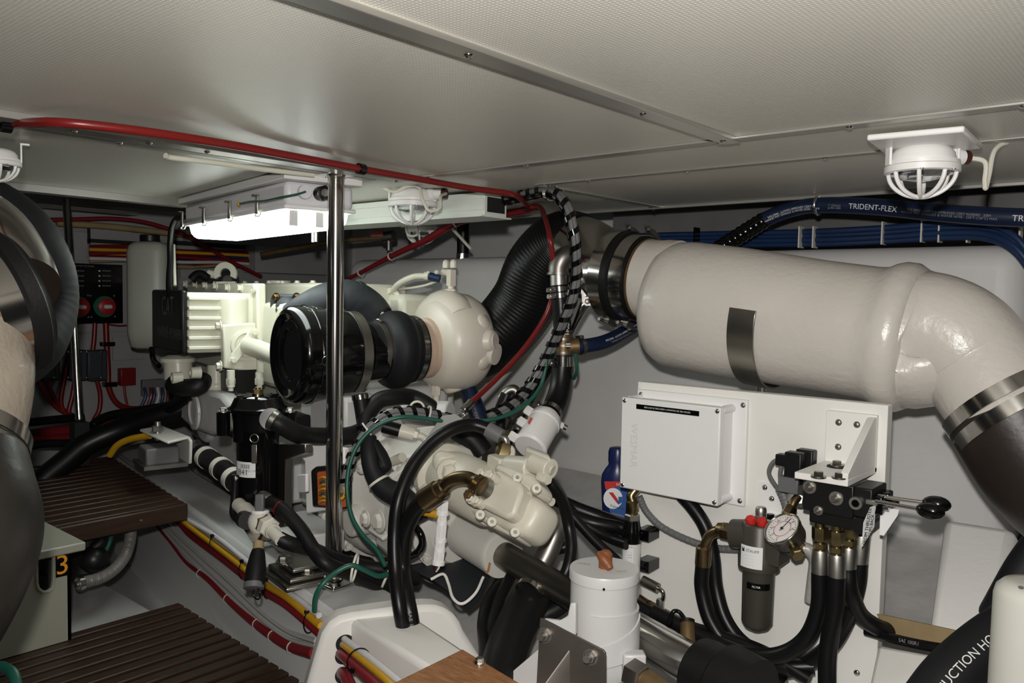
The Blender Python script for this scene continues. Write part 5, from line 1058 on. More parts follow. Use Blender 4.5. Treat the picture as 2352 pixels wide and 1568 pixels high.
# bundle of coloured wires along the top of the bulkhead
cols=['red_cable','red_conduit','yellow_wire','red_cable','blue_bundle','red_conduit','yellow_wire','red_cable','white_conduit','red_cable','timber']
t=thing('wiring_loom','thick loom of red yellow and blue wires along the top of the bulkhead','loom',K(430,600,.05))
for i,mm in enumerate(cols):
    y=566+i*3.4; pts=[K(205,y,.03+.012*(i%3)),K(300,y+3*sin(i),.035+.012*(i%3)),K(420,y+10+4*sin(i*2),.03+.014*(i%3)),K(520,y+12+3*sin(i*3),.03+.012*(i%3)),K(610,y+16,.03+.01*(i%2))]
    part('wire',G().tube(pts,.008,n=8,sub=6),mm,t,smooth=60)
solo('yellow_pipe',G().tube([K(130,512,.06),K(250,520,.06),K(380,534,.06),K(450,542,.06)],.014,n=10),'timber','dull yellow pipe along the top of the forward bulkhead','pipe',smooth=60)
rp=[K(80,505,.09),K(160,504,.09),K(260,502,.10),K(340,512,.11),K(420,538,.12),K(480,570,.12),K(530,600,.10),K(600,635,.10)]
solo('red_cable_run',G().tube(rp,.009,n=10,sub=8),'red_conduit','red cable arching beneath the deck above the plastic tank','cable',smooth=60)
for i,(x0,y0,x1,y1,o) in enumerate(((560,565,735,632,.10),(205,512,300,558,.004),(60,524,200,600,.004))):
    labs=('white cable tray box on the bulkhead behind the lamp','white wall panel with black edging above the wire loom','white wall panel left of the wire loom')
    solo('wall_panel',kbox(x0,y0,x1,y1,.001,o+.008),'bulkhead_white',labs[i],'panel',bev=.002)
for i,(x0,y0,x1,y1) in enumerate(((200,505,206,560),(200,556,400,560),(400,562,610,566))): solo('edging_strip',kbox(x0,y0,x1,y1,.012,.022),'dark_void',('short upright black edging strip on the bulkhead','long black edging strip above the plastic tank','black edging strip right of the plastic tank')[i],'edging','black edging strips')
mat('foil',(.55,.55,.56),.4,.1,bump=1.0,bs=30)
solo('foil_duct',kbox(60,472,290,492,.30,.42),'foil','crinkled foil covered beam under the deck at the upper left','beam',bev=.006)
solo('deck_beam',G().boxp(V((-3.7,-.2,1.36)),X*.35,Y*3,Z*.07),'deck_dark','dark deck beam above the forward bulkhead','beam')
solo('bulkhead_sheet',kbox(258,775,330,824,.001,.006),'bulkhead_white','plain white sheet on the bulkhead below the plastic tank','sheet')
# black hoses low at the left behind the upper grating
for lab,pts,r,mm in (('big black hose curving down behind the upper grating',[P(470,925,2.95),P(380,950,2.92),P(280,985,2.9),P(200,1020,2.85),P(150,1060,2.8),P(100,1100,2.75),P(40,1150,2.7)],.040,'hose_black'),
  ('black pipe crossing low in front of the bulkhead at the left',[P(20,975,3.1),P(110,965,3.1),P(190,958,3.1)],.016,'hose_black'),
  ('black hose with grey end above the big black hose',[P(400,930,3.1),P(320,943,3.1),P(250,955,3.1),P(215,975,3.1),P(205,1000,3.05)],.017,'hose_black'),
  ('black hose sagging low at the far left',[P(40,1040,3.0),P(90,1020,3.05),P(180,1015,3.05),P(260,990,3.05)],.015,'rubber')): solo('low_hose',G().tube(pts,r,n=14,sub=8),mm,lab,'hose',smooth=60)
for lab,pts,r,mm in (('red battery cable bundle lying low at the left, upper run',[P(60,1000,3.2),P(120,992,3.2),P(200,985,3.2),P(260,970,3.2),P(330,945,3.2)],.022,'red_conduit'),
  ('red battery cable lying low at the left, lower run',[P(40,1012,3.15),P(110,1008,3.15),P(190,1003,3.15),P(215,1000,3.1)],.014,'red_cable'),
  ('yellow cable curving at the corner of the upper grating',[P(345,1000,2.65),P(300,1008,2.68),P(270,1022,2.7),P(252,1045,2.72)],.011,'yellow_conduit')): solo('low_cable',G().tube(pts,r,n=12,sub=8),mm,lab,'cable',smooth=60)
# ================================================================ numbered white box below the upper grating
bx=P(162,1300,2.02); bt=P(150,1262,2.02).z
t=thing('numbered_box','white plastic box with orange number label and oval cut-out, lower left','box',V((bx.x,bx.y,.1)))
xf=bx.x; y1=bx.y; y0=y1-.36; za=bt; zb_=ZL
oc=P(104,1290,2.02); hy=(P(122,1300,2.0)-P(85,1300,2.0)).length/2; 
q=lambda x,y: PX(x,y,xf)
hole=[q(84,1275),q(123,1272),q(123,1335),q(120,1350),q(110,1358),q(98,1359),q(88,1352),q(84,1340)]
outer=[V((xf,y0,za-.004)),V((xf,y1,za-.004)),V((xf,y1,zb_)),V((xf,y0,zb_))]
g=G(); vs=outer+hole; g.add(vs,[(0,1,5,4),(1,2,6,5),(2,7,6),(2,8,7),(2,9,8),(2,3,9),(3,10,9),(3,11,10),(3,0,4,11)])
g.add([p-X*.012 for p in vs],[(0,1,5,4),(1,2,6,5),(2,7,6),(2,8,7),(2,9,8),(2,3,9),(3,10,9),(3,11,10),(3,0,4,11)])
mat('box_ivory',(.34,.34,.28),.4)
part('front',g,'box_ivory',t); part('hole_rim',G().tubeloop([p+X*.001 for p in hole],.004,8),'box_ivory',t)
part('side',G().boxp(V((xf-.30,y1-.008,zb_)),X*.30,Y*.008,Z*(za-zb_)),'box_ivory',t); part('lid',G().boxp(V((xf-.30,y0,za-.004)),X*.318,Y*(y1-y0+.03),Z*.022),'box_ivory',t,bev=.004)
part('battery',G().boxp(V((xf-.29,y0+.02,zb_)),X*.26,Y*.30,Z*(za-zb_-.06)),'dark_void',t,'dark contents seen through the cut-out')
c=q(143,1298); part('number_patch',G().box(c+X*.0008,(.0012,(q(158,1298)-q(128,1298)).length,(q(143,1273)-q(143,1323)).length)),'gloss_black',t,'black patch')
mat('number_orange',(.85,.36,.02),.5); part('number',G().text('3',c+X*.0016,Y,Z,.068,0),'number_orange',t,'orange numeral')
# bilge pump and ribbed hose behind it
t=thing('ribbed_hose','grey ribbed bilge hose curving down behind the numbered box','hose',P(260,1300,2.4))
hp=[P(298,1195,2.45),P(300,1230,2.42),P(290,1270,2.38),P(268,1302,2.32),P(235,1325,2.27),P(190,1338,2.22)]
mat('hose_grey',(.16,.15,.14),.4); part('hose',G().tube(hp,.0155,n=16,sub=40,fn=lambda i:1+.09*sin(i*1.35)),'hose_grey',t); part('clamp',G().ring(hp[-1],(hp[-1]-hp[-2]),.0165,.014,.002,20),'stainless',t)
t=thing('bilge_pump','black bilge pump under the upper grating beside the ribbed hose','pump',P(205,1345,2.25)); part('body',G().cyl(P(190,1330,2.3),P(200,1240,2.35),.045).ball(P(215,1285,2.3),.04,16),'black_plastic',t,bev=.005); part('port',G().tube([P(215,1260,2.3),P(235,1240,2.32),P(228,1212,2.35)],.016,n=12),'rubber',t)
solo('bilge_hose',G().tube([P(225,1280,2.32),P(245,1260,2.34),P(255,1230,2.36),P(258,1200,2.4)],.007,n=10),'green_wire','thin dark green hose beside the bilge pump','hose')
# ================================================================ black fuel filter canister at the engine bed
c=P(592,1050,2.02); zq=lambda y:P(592,y,2.02).z; cb=V((c.x,c.y,0))
t=thing('fuel_filter','tall gloss black filter canister with brass cap nut, left of the chrome post','filter',V((c.x,c.y,zq(1190))))
part('body',G().lathe(cb,Z,[(zq(1185),.045),(zq(1150),.050),(zq(975),.051),(zq(972),.054),(zq(930),.054)],40),'gloss_black',t)
part('head',G().lathe(cb,Z,[(zq(985),.056),(zq(945),.062),(zq(942),.070),(zq(934),.071),(zq(930),.064),(zq(912),.055),(zq(908),.048),(zq(905),.0)],40),'gloss_black',t)
for k in range(10): a=2*pi*k/10; d=V((cos(a),sin(a),0)); part('cap_rib',G().box(cb+Z*zq(908)+d*.032,(.036,.007,.006),(d,Z.cross(d),Z)),'gloss_black',t)
part('cap_nut',G().cyl(cb+Z*zq(912),cb+Z*zq(902),.014).hexh(cb+Z*zq(903),Z,.013,.012).cyl(cb+Z*zq(893),cb+Z*zq(888),.007),'brass',t)
for x,y in ((513,942),(551,957),(667,942)): q=P(x,y,1.98); part('mount_bolt',G().cyl(q-Z*.06,q-Z*.004,.016),'gloss_black',t); bolt(t,q-Z*.004,Z,.008,.009,'zinc')
part('outlet',G().cyl(cb+Z*zq(965)+CR*.04-FW*.02,P(622,962,1.92),.026),'gloss_black',t)
q=P(584,1018,1.96); part('latch',G().torus(q+CU*.012,FW,.010,.0018,20,6).box(q-CU*.025,(.013,.004,.045),(CR,FW,CU)),'brushed',t,bev=.001)
fa2=math.atan2(-c.y,-c.x); curved_label('paper_label',c,.0515,fa2-1.25,fa2-.10,zq(1087),zq(1052),'label_white',t,'white barcode label')
for k in range(14): curved_label('barcode_bar',c,.0518,fa2-.85+k*.035,fa2-.85+k*.035+.012+.012*(k%3==0),zq(1067),zq(1057),'ink',t,n=1)
curved_text('label_number','3841',c,.0518,fa2-.82,zq(1076),.020,'ink',t); curved_text('label_text','LUBE OIL',c,.0518,fa2-.35,zq(1072),.0075,'ink_grey',t)
part('bracket_arm',G().tube([P(541,1090,1.98),P(538,1150,1.98),P(536,1180,1.97),P(552,1196,1.94),P(568,1200,1.90)],.009,n=10,sub=4),'black_plastic',t,smooth=60); part('arm_nut',G().ball(P(541,1099,1.96),.006,8),'stainless',t)
hp=[P(622,962,1.92),P(645,975,1.92),P(690,998,1.96),P(740,1002,2.05),P(800,1000,2.1),P(842,985,2.15)]
t=thing('fuel_hose','thick black hose from the filter canister passing behind the chrome post','hose',hp[3]); part('hose',G().tube(hp,.0225,n=18,sub=8),'rubber',t,smooth=60); clampband(t,hp[0]+(hp[1]-hp[0])*.25,hp[1]-hp[0],.0235,.012,'brushed')
# valve with white pipe fittings
t=thing('drain_valve','white plastic drain valve with grey handle and pipe fittings on the engine bed','valve',P(600,1215,1.86))
part('pipe',G().cyl(P(548,1158,1.97),P(565,1175,1.93),.0165).cyl(P(562,1170,1.94),P(582,1190,1.9),.019),'tie_white',t); part('valve_body',G().ball(P(598,1198,1.87),.028,20).cyl(P(598,1195,1.87),P(598,1172,1.87),.019).hexh(P(612,1205,1.85),P(632,1222,1.82)-P(612,1205,1.85),.024,.02),'tie_white',t)
part('collar',G().cyl(P(598,1178,1.87),P(598,1170,1.87),.0205),'white_plastic',t,bev=.002); part('brown_seal',G().hexh(P(606,1202,1.86),P(632,1222,1.82)-P(612,1205,1.85),.023,.012),'bronze',t,'brown hex seal')
part('hose_tail',G().cyl(P(618,1212,1.84),P(645,1240,1.80),.0135).cyl(P(622,1215,1.84),P(628,1221,1.83),.017),'tie_white',t); part('handle',G().box(P(597,1160,1.86),(.020,.014,.05),(CR,FW,CU)),'mount_grey',t,bev=.003); part('handle_end',G().cyl(P(560,1192,1.9),P(568,1196,1.86),.02),'black_plastic',t)
t=thing('steel_bracket','small flat polished steel bracket plate below the white drain valve','bracket',P(595,1240,1.84)); part('plate',ppoly([(560,1215),(610,1205),(622,1240),(580,1244)],P(595,1228,1.85),(Z*.8-FW*.5),.003),'stainless',t)
t=thing('work_light','black handheld torch hanging by its ring beside the engine bed','torch',P(585,1350,1.76))
part('handle',G().lathe(P(593,1262,1.80),(P(584,1345,1.76)-P(593,1262,1.80)),[(0,.013),(.01,.016),(.045,.022),(.078,.021)],24),'rubber',t,smooth=60); part('neck',G().cyl(P(594,1245,1.81),P(593,1262,1.80),.0115),'timber',t); part('end_cap',G().lathe(P(584,1338,1.763),(P(584,1345,1.76)-P(593,1262,1.80)),[(0,.0215),(.012,.0215),(.014,.012)],24),'mount_grey',t); part('ring',G().torus(P(590,1363,1.755),CR*.6+FW*.8,.012,.0018,20,6),'gloss_black',t)
# hoses running down to the right along the bed
for lab,pts,r in (('black hose from a chrome elbow beside the canister, sloping across the bed',[P(618,1152,1.88),P(650,1172,1.86),P(690,1215,1.84),P(720,1262,1.82),P(750,1295,1.80),P(800,1315,1.84),P(870,1342,1.92),P(930,1360,1.98)],.0165),
  ('black hose from the white drain valve running behind the post foot',[P(640,1236,1.81),P(672,1250,1.82),P(720,1262,1.86),P(770,1283,1.92),P(830,1300,1.96),P(890,1310,1.98),P(960,1330,2.02)],.0165)):
    hh=thing('rubber_hose',lab,'hose',pts[3],'black hoses crossing the engine bed'); part('hose',G().tube(pts,r,n=16,sub=8),'rubber',hh,smooth=60)
    if 'chrome' in lab:
        part('elbow',G().tube([P(596,1172,1.90),P(598,1148,1.90),P(606,1138,1.90),P(622,1150,1.885)],.012,n=14,sub=6).hexh(P(608,1142,1.895),P(622,1154,1.88)-P(606,1140,1.9),.014,.02),'zinc',hh,'chrome elbow'); part('red_ring',G().ring(P(640,1166,1.865),P(650,1172,1.86)-P(618,1152,1.88),.0168,.003,.001,24),'red_cable',hh)
# steel mount plates under the engine foot
t=thing('engine_mount','stack of steel plates forming an engine mount on the bed behind the hoses','engine mount',P(700,1280,1.9))
for i,(w_,d_,zz_) in enumerate(((.17,.15,.312),(.14,.12,.324),(.10,.09,.340))): q=P(662,1283,1.95); part('plate',G().box(V((q.x+.0,q.y+.04,zz_+.006)),(w_,d_,.011),EF),'brushed',t,bev=.004)
bolt(t,V((q.x-.02,q.y-.0,.351)),Z,.012,.014,'brushed'); bolt(t,V((q.x+.05,q.y+.02,.335)),Z,.011,.012,'brushed')
# electronics box with orange connector
t=thing('control_module','white painted engine control bracket with black and orange wire connector behind the post','control unit',P(715,1180,2.05))
part('steel_frame',ppoly([(622,1030),(640,1020),(700,1020),(700,1040),(655,1055),(652,1210),(640,1212),(622,1190)],P(640,1100,2.02),-EN,.02),'brushed',t,bev=.002)
part('plate',ppoly([(686,1025),(745,1020),(790,1030),(790,1165),(702,1180),(698,1060),(688,1050)],P(740,1100,2.06),-EN*.9+ENG*-.3,.02),'white_paint',t,bev=.005)
part('tab',ppoly([(682,1090),(702,1088),(702,1130),(684,1132)],P(690,1110,2.03),-EN,.01),'white_paint',t,bev=.003)
part('connector_shell',ppoly([(712,1080),(722,1072),(790,1066),(790,1170),(716,1165)],P(745,1120,2.035),-EN*.9+ENG*-.3,.03),'black_plastic',t,bev=.006); part('connector_face',ppoly([(727,1084),(790,1076),(790,1166),(729,1160)],P(745,1120,2.028),-EN*.9+ENG*-.3,.01),'orange_plastic',t,'orange connector face',bev=.003)
random.seed(3)
for k in range(7):
    y=1100+k*9; part('wire',G().tube([P(732+3*(k%3),y,2.022),P(742,y-5,2.0),P(756,y+6*sin(k*2),2.0),P(768,y+10*sin(k),2.02)],.0028,n=6),('yellow_wire','green_wire','yellow_conduit')[k%3],t)
part('shelf',ppoly([(640,1190),(790,1165),(790,1215),(668,1230)],P(700,1200,2.06),Z,.02),'engine_white',t,bev=.003) if False else None
solo('engine_foot',G().box(P(690,1225,2.16),(.24,.14,.055),EF),'engine_white','white engine foot bracket behind the canister and mount plates','bracket',bev=.006)
solo('relay_box',G().box(P(672,975,2.16),(.10,.06,.06),EF),'black_plastic','black relay box behind the thick filter hose','box',bev=.004)
solo('white_case',G().box(P(795,955,2.25),(.22,.12,.13),EF),'engine_white','white engine side casing behind the post below the air filter','casing',bev=.012)
t=thing('rubber_pipe','upright black rubber pipe with steel clamp right of the post','hose',P(836,950,2.12)); part('pipe',G().tube([P(826,905,2.12),P(832,940,2.12),P(838,980,2.12)],.020,n=18),'rubber',t); part('clamp',G().ring(P(826,906,2.12),P(832,940,2.12)-P(826,905,2.12),.0205,.012,.002,28),'stainless',t)
# green earth wires
solo('green_wire',G().tube([P(1322,812,2.16),P(1325,850,2.17),P(1318,870,2.2)],.0045,n=8),'green_wire','short green wire looping behind the clamped tee fitting','wire',smooth=60)
gp=[P(1272,808,2.12),P(1258,815,2.12),P(1252,850,2.12),P(1240,890,2.11),P(1205,930,2.08),P(1150,958,2.05),P(1090,968,2.03),P(1030,968,2.0),P(970,960,1.98),P(920,958,1.96),P(870,975,1.95),P(830,1010,1.94),P(805,1060,1.93),P(797,1120,1.92),P(806,1180,1.90),P(830,1225,1.88),P(865,1262,1.86),P(885,1300,1.84)]
solo('green_wire',G().tube(gp,.0052,n=10,sub=8),'green_wire','long green earth wire sweeping from the tee fitting round the gearbox','wire',smooth=60)
gp=[P(892,1318,1.82),P(868,1322,1.80),P(835,1308,1.78),P(808,1298,1.77),P(775,1312,1.76),P(742,1340,1.74),P(725,1370,1.74),P(722,1402,1.75)]
solo('green_wire',G().tube(gp,.0055,n=10,sub=8),'green_wire','green earth wire arching over the post base plate to the conduits','wire',smooth=60)
def spiral(name,label,pts,r,pitch,turns_w,mm,extra):
    t=thing(name,label,'loom',sum(pts,V((0,0,0)))/len(pts))
    for off,m2,rr in extra:
        q=smooth_pts(pts,8); F=frames(q); part('wire',G().tube([p+F[i][1]*off[0]+F[i][2]*off[1] for i,p in enumerate(q)],rr,n=8,sub=1),m2,t,smooth=60)
    q=smooth_pts(pts,10); F=frames(q); L=[0]
    for i in range(1,len(q)): L.append(L[-1]+(q[i]-q[i-1]).length)
    n=int(L[-1]/pitch); hp=[]; i=0; N=n*16
    vs=[]
    for k in range(N+1):
        s=L[-1]*k/N
        while i<len(L)-2 and L[i+1]<s: i+=1
        f=(s-L[i])/max(L[i+1]-L[i],1e-6); p=q[i].lerp(q[i+1],f); T,u,w=F[i]; a=2*pi*k/16
        d=u*cos(a)+w*sin(a)
        for ds,dr in ((-turns_w/2,0),(-turns_w/2,.0022),(turns_w/2,.0022),(turns_w/2,0)): vs.append(p+T*ds+d*(r+dr))
    fs=[(k*4+j,k*4+(j+1)%4,k*4+4+(j+1)%4,k*4+4+j) for k in range(N) for j in range(4)]+[(0,1,2,3),(N*4+3,N*4+2,N*4+1,N*4)]
    part('spiral_wrap',G().add(vs,fs),mm,t,'glossy black spiral wrap'); return t
sp1=[P(1118,466,2.25),P(1165,458,2.22),P(1215,446,2.15),P(1265,440,2.08),P(1298,470,2.04),P(1314,520,2.03),P(1322,580,2.04),P(1322,640,2.06),P(1312,690,2.07),P(1292,740,2.09),P(1268,795,2.12),P(1240,850,2.13),P(1205,900,2.12),P(1165,935,2.08),P(1120,958,2.05)]
spt=spiral('wrapped_loom','black spiral wrapped cable loom hanging from the ceiling in front of the ribbed hose',sp1,.0145,.036,.014,'gloss_black',[((.004,.005),'grey_wire',.008),((-.005,.004),'grey_wire',.007),((.0,-.006),'hose_black',.008)])
part('hanger_clamp',G().ring(sp1[3]-X*.006,(sp1[4]-sp1[2]),.019,.012,.003,24),'stainless',spt); part('hanger_bolt',G().cyl(sp1[3]+Z*.018,V((sp1[3].x,sp1[3].y,1.28)),.005),'stainless',spt)
sp2=[P(1035,962,2.03),P(985,950,2.01),P(930,945,1.99),P(885,955,1.975),P(845,985,1.965),P(815,1035,1.955),P(797,1085,1.95),P(790,1130,1.95)]
spt=spiral('wrapped_loom','black spiral wrapped loom with yellow wire curving over the gearbox top',sp2,.0125,.030,.011,'gloss_black',[((.004,.004),'grey_wire',.007),((-.004,-.003),'yellow_wire',.005),((.004,-.005),'grey_wire',.006)])
for i in (1,4): part('cable_tie',G().ring(sp2[i],sp2[i]-sp2[i-1],.018,.004,.002,18),'tie_white',spt)
solo('yellow_wire',G().tube([P(783,1108,1.95),P(790,1120,1.94),P(792,1132,1.94),P(786,1145,1.94),P(782,1138,1.95)],.003,n=8),'yellow_wire','small yellow wire loop just right of the chrome post','wire')
# ================================================================ upright water pipe with tee
t=thing('water_pipe','upright pipe run with grey elbow, clamps and tee in front of the ribbed exhaust hose','pipe',P(1290,720,2.2))
part('steel_elbow',G().tube([P(1345,590,2.24),P(1318,585,2.23),P(1295,592,2.22),P(1284,612,2.22),P(1283,632,2.22)],.0285,n=28,sub=8),'cast_steel',t,'dull grey pipe elbow',smooth=60)
part('elbow_ring',G().ring(P(1283,626,2.22),-Z,.029,.006,.003,32),'cast_steel',t); part('nipple',G().cyl(P(1283,632,2.22),P(1284,668,2.22),.0235),'zinc',t)
part('rubber_joint',G().cyl(P(1284,655,2.22),P(1294,775,2.22),.0245),'hose_black',t); 
hb=[P(1296,690,2.2),P(1302,730,2.19),P(1301,765,2.19)]; part('lettering',G().text('TRID   EN',P(1303,738,2.165),(P(1304,710,2.165)-P(1302,760,2.165)),-CR*1+CU*.05 if False else -CR,.018),'ink_white',t)
da=(P(1294,775,2.22)-P(1284,655,2.22))
for k in (.08,.20,.92): clampband(t,P(1284,655,2.22)+da*k,da,.025,.013,side=-CR-FW*.5)
part('tee',G().cyl(P(1294,768,2.2),P(1293,830,2.2),.024).cyl(P(1294,797,2.2),P(1330,794,2.2),.021),'bronze',t,'dull bronze tee fitting'); 
for y in (775,790,806): part('tee_ring',G().ring(P(1294,y,2.2),-Z,.024,.006,.004,28),'cast_steel',t)
for y in (823,834): clampband(t,P(1293,y,2.2),Z,.027,.014,side=-CR-FW*.3)
for y,s in ((790,-1),(795,1)): part('hose_clamp_screw',G().cyl(P(1300,y,2.165),P(1310,y,2.165),.006),'stainless',t)
part('lower_hose',G().tube([P(1293,815,2.2),P(1291,850,2.2),P(1286,890,2.19),P(1275,925,2.17),P(1262,950,2.14)],.0285,n=24,sub=8),'hose_black',t,'thick black lower hose',smooth=60)
hp=[P(1318,795,2.2),P(1345,794,2.21),P(1385,786,2.24),P(1425,768,2.28),P(1465,742,2.33),P(1500,710,2.4)]
t=thing('water_hose','blue lettered hose from the tee fitting passing behind the white duct','hose',hp[2]); part('hose',G().tube(hp,.0195,n=18,sub=8),'blue_hose',t,smooth=60)
for fr in (.14,): clampband(t,hp[1]-(hp[2]-hp[1])*.25,hp[2]-hp[1],.021,.012,'cast_steel',side=CU)
for s,da_ in (('SAE J2006 - LLOYD\'S APPROVED CERT 93/00002  2004',-.05),('MARINE WET EXHAUST & WATER HOSE',.42)): part('lettering',G().text_on(s,hp,.50,.0072,.0197,side_ang(hp,.45,8)+da_,8),'ink_white' if da_<0 else 'ink_grey',t)
# white cooler canister at the end of the lower hose
ca=P(1264,945,2.13); cb2=P(1212,1035,2.03); d=cb2-ca; Lc=d.length
t=thing('cooler_canister','white cylindrical cooler canister tilted at the end of the thick black hose','canister',cb2)
R=px(39,2.07)
part('shell',G().lathe(ca+d.normalized()*.012,d,[(0,.029),(.012,.040),(.02,R*.95),(.026,R+.001),(.034,R+.001),(.036,R-.001),(Lc-.035,R-.001),(Lc-.033,R+.0015),(Lc-.028,R+.0015),(Lc-.022,R-.004),(Lc-.020,0)],40),'white_paint',t)
clampband(t,ca+d.normalized()*.0,d,.0305,.012,side=-CR+CU*.2)
sdv=(-CR*.85+CU*.5).normalized(); sdv=(sdv-d.normalized()*sdv.dot(d.normalized())).normalized()
for k in (.26,.55,.92): q=ca+d*k+sdv*R*.9; part('port',G().hexh(q,sdv,.013,.022),'white_paint',t); 
for k in (.26,.92): q=ca+d*k+sdv*(R*.9+.022); part('brass_plug',G().hexh(q,sdv,.008,.012),'brass',t)
part('red_tag',ppoly([(1218,958),(1224,960),(1216,975),(1212,970)],P(1218,966,2.02),-FW,.001),'ink_dark_red',t)
q=ca+d*.12-sdv*R*.8; part('mount_ear',G().box(q,(.03,.02,.02),(sdv,FW,d.normalized())),'white_paint',t,bev=.003); part('ear_screw',G().cyl(q-sdv*.01,q-sdv*.024,.007),'stainless',t)
# hose with lettering below the turbocharger and grey fitting
t=thing('water_hose','dark blue lettered hose dropping below the turbocharger','hose',P(1095,930,2.45)); hp=[P(1068,870,2.5),P(1080,905,2.48),P(1095,940,2.45),P(1108,975,2.42)]
part('hose',G().tube(hp,.026,n=18,sub=8),'blue_hose',t,smooth=60); part('lettering',G().text_on('TRIDENT',hp,.78,.016,.0262,side_ang(hp,.7,8)+.35,8),'ink_grey',t)
t=thing('pipe_fitting','grey metal elbow fittings behind the spiral wrapped loom','fitting',P(1190,930,2.3)); part('elbow',G().tube([P(1150,915,2.32),P(1165,898,2.32),P(1182,895,2.32),P(1192,915,2.32)],.014,n=14,sub=6),'cast_steel',t); part('ferrule',G().cyl(P(1165,905,2.3),P(1142,960,2.3),.018),'hose_black',t); part('tee',G().cyl(P(1170,960,2.25),P(1215,925,2.27),.016).cyl(P(1190,950,2.26),P(1190,985,2.26),.012),'cast_steel',t)
for lab,pts,r in (('black hose hanging behind the white cooler canister',[P(1290,800,2.35),P(1240,870,2.38),P(1200,940,2.4),P(1170,1000,2.4),P(1150,1050,2.4)],.018),
  ('black pipe standing behind the control cable end',[P(1150,960,2.3),P(1150,1000,2.3),P(1150,1040,2.28)],.014),
  ('thick black hose behind the pump top',[P(1050,985,2.2),P(1085,1010,2.2),P(1110,1040,2.2)],.03)):
    solo('rubber_hose',G().tube(pts,r,n=14,sub=8),'rubber',lab,'hose',smooth=60)
# ================================================================ hoses right of the pump and below the shaft
HL=[('black hose with grey end looping right of the pump and under the shaft',[P(1245,1105,1.80),P(1270,1115,1.80),P(1292,1150,1.81),P(1306,1205,1.82),P(1312,1260,1.80),P(1302,1310,1.78),P(1280,1345,1.78)],.0135),
 ('black hose running from behind the pump towards the oil bottle',[P(1180,1120,2.1),P(1260,1140,2.1),P(1330,1170,2.1),P(1400,1195,2.08),P(1450,1215,2.02)],.018),
 ('black hose below the oil bottle, upper of the pair',[P(1300,1180,2.0),P(1360,1200,2.0),P(1420,1212,1.98),P(1450,1225,1.95)],.017),
 ('black hose below the oil bottle, lower of the pair',[P(1290,1150,2.02),P(1340,1200,2.0),P(1400,1235,1.97),P(1440,1250,1.93)],.013),
 ('black hose slanting from the pump down behind the white strainer',[P(1280,1140,1.98),P(1320,1190,1.96),P(1370,1245,1.93),P(1420,1290,1.9)],.012),
 ('black hose curling low behind the steel tube',[P(1320,1250,1.98),P(1270,1265,1.98),P(1235,1290,1.97),P(1200,1330,1.95)],.014)]
for lab,pts,r in HL:
    hh=thing('hydraulic_hose',lab,'hose',pts[len(pts)//2],'hoses right of the pump'); part('hose',G().tube(pts,r,n=14,sub=8),'hose_black',hh,smooth=60)
    if 'grey end' in lab: part('ferrule',G().cyl(P(1222,1090,1.80),P(1252,1108,1.80),.0155),'mount_grey',hh)
t=thing('steel_tube','bent grey steel exhaust tube rising beside the pump end','tube',P(1245,1270,1.9)); part('tube',G().tube([P(1276,1190,1.92),P(1275,1225,1.90),P(1260,1265,1.89),P(1240,1305,1.88),P(1225,1345,1.87)],.0245,n=24,sub=8),'cast_steel',t,smooth=60)
t=thing('shaft_hose','wide black hose below the shaft with a steel clamp','hose',P(1190,1450,1.8)); part('hose',G().tube([P(1232,1352,1.85),P(1205,1400,1.80),P(1175,1460,1.74),P(1150,1540,1.66),P(1135,1620,1.58)],.044,n=24,sub=8),'rubber',t,smooth=60); part('clamp',G().ring(P(1218,1352,1.80),P(1205,1400,1.8)-P(1232,1352,1.85),.030,.012,.002,32),'stainless',t)
for lab,pts,r in (('thin black hose falling left of the wide shaft hose',[P(1150,1330,1.95),P(1120,1380,1.86),P(1108,1430,1.80),P(1112,1490,1.72),P(1110,1560,1.62)],.012),
 ('black hose falling between shaft and wide hose',[P(1180,1310,1.93),P(1150,1370,1.86),P(1130,1430,1.80),P(1118,1490,1.74)],.013),
 ('black hose low behind the wide hose',[P(1340,1340,1.88),P(1290,1390,1.84),P(1220,1430,1.82),P(1180,1480,1.78)],.018)):
    solo('rubber_hose',G().tube(pts,r,n=14,sub=8),'rubber',lab,'hose','black hoses beneath the shaft',smooth=60)
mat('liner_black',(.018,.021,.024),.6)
t=thing('drip_tray','white edged dark drip tray hollow under the gearbox behind the moulded step','tray',P(1060,1370,1.9))
rim=[P(990,1330,1.92),P(1018,1318,1.92),P(1030,1340,1.9),P(1040,1372,1.86),P(1062,1386,1.84),P(1092,1362,1.86),P(1110,1325,1.9)]
part('rim',G().tube(rim,.0035,n=8,sub=6),'white_gelcoat',t); part('liner',G().prism([P(930,1300,2.05),P(1000,1335,1.98),P(1035,1362,1.93),P(1062,1386,1.89),P(1094,1362,1.93),P(1115,1310,2.0),P(1060,1270,2.1)],V((0,.02,-.02))),'liner_black',t)
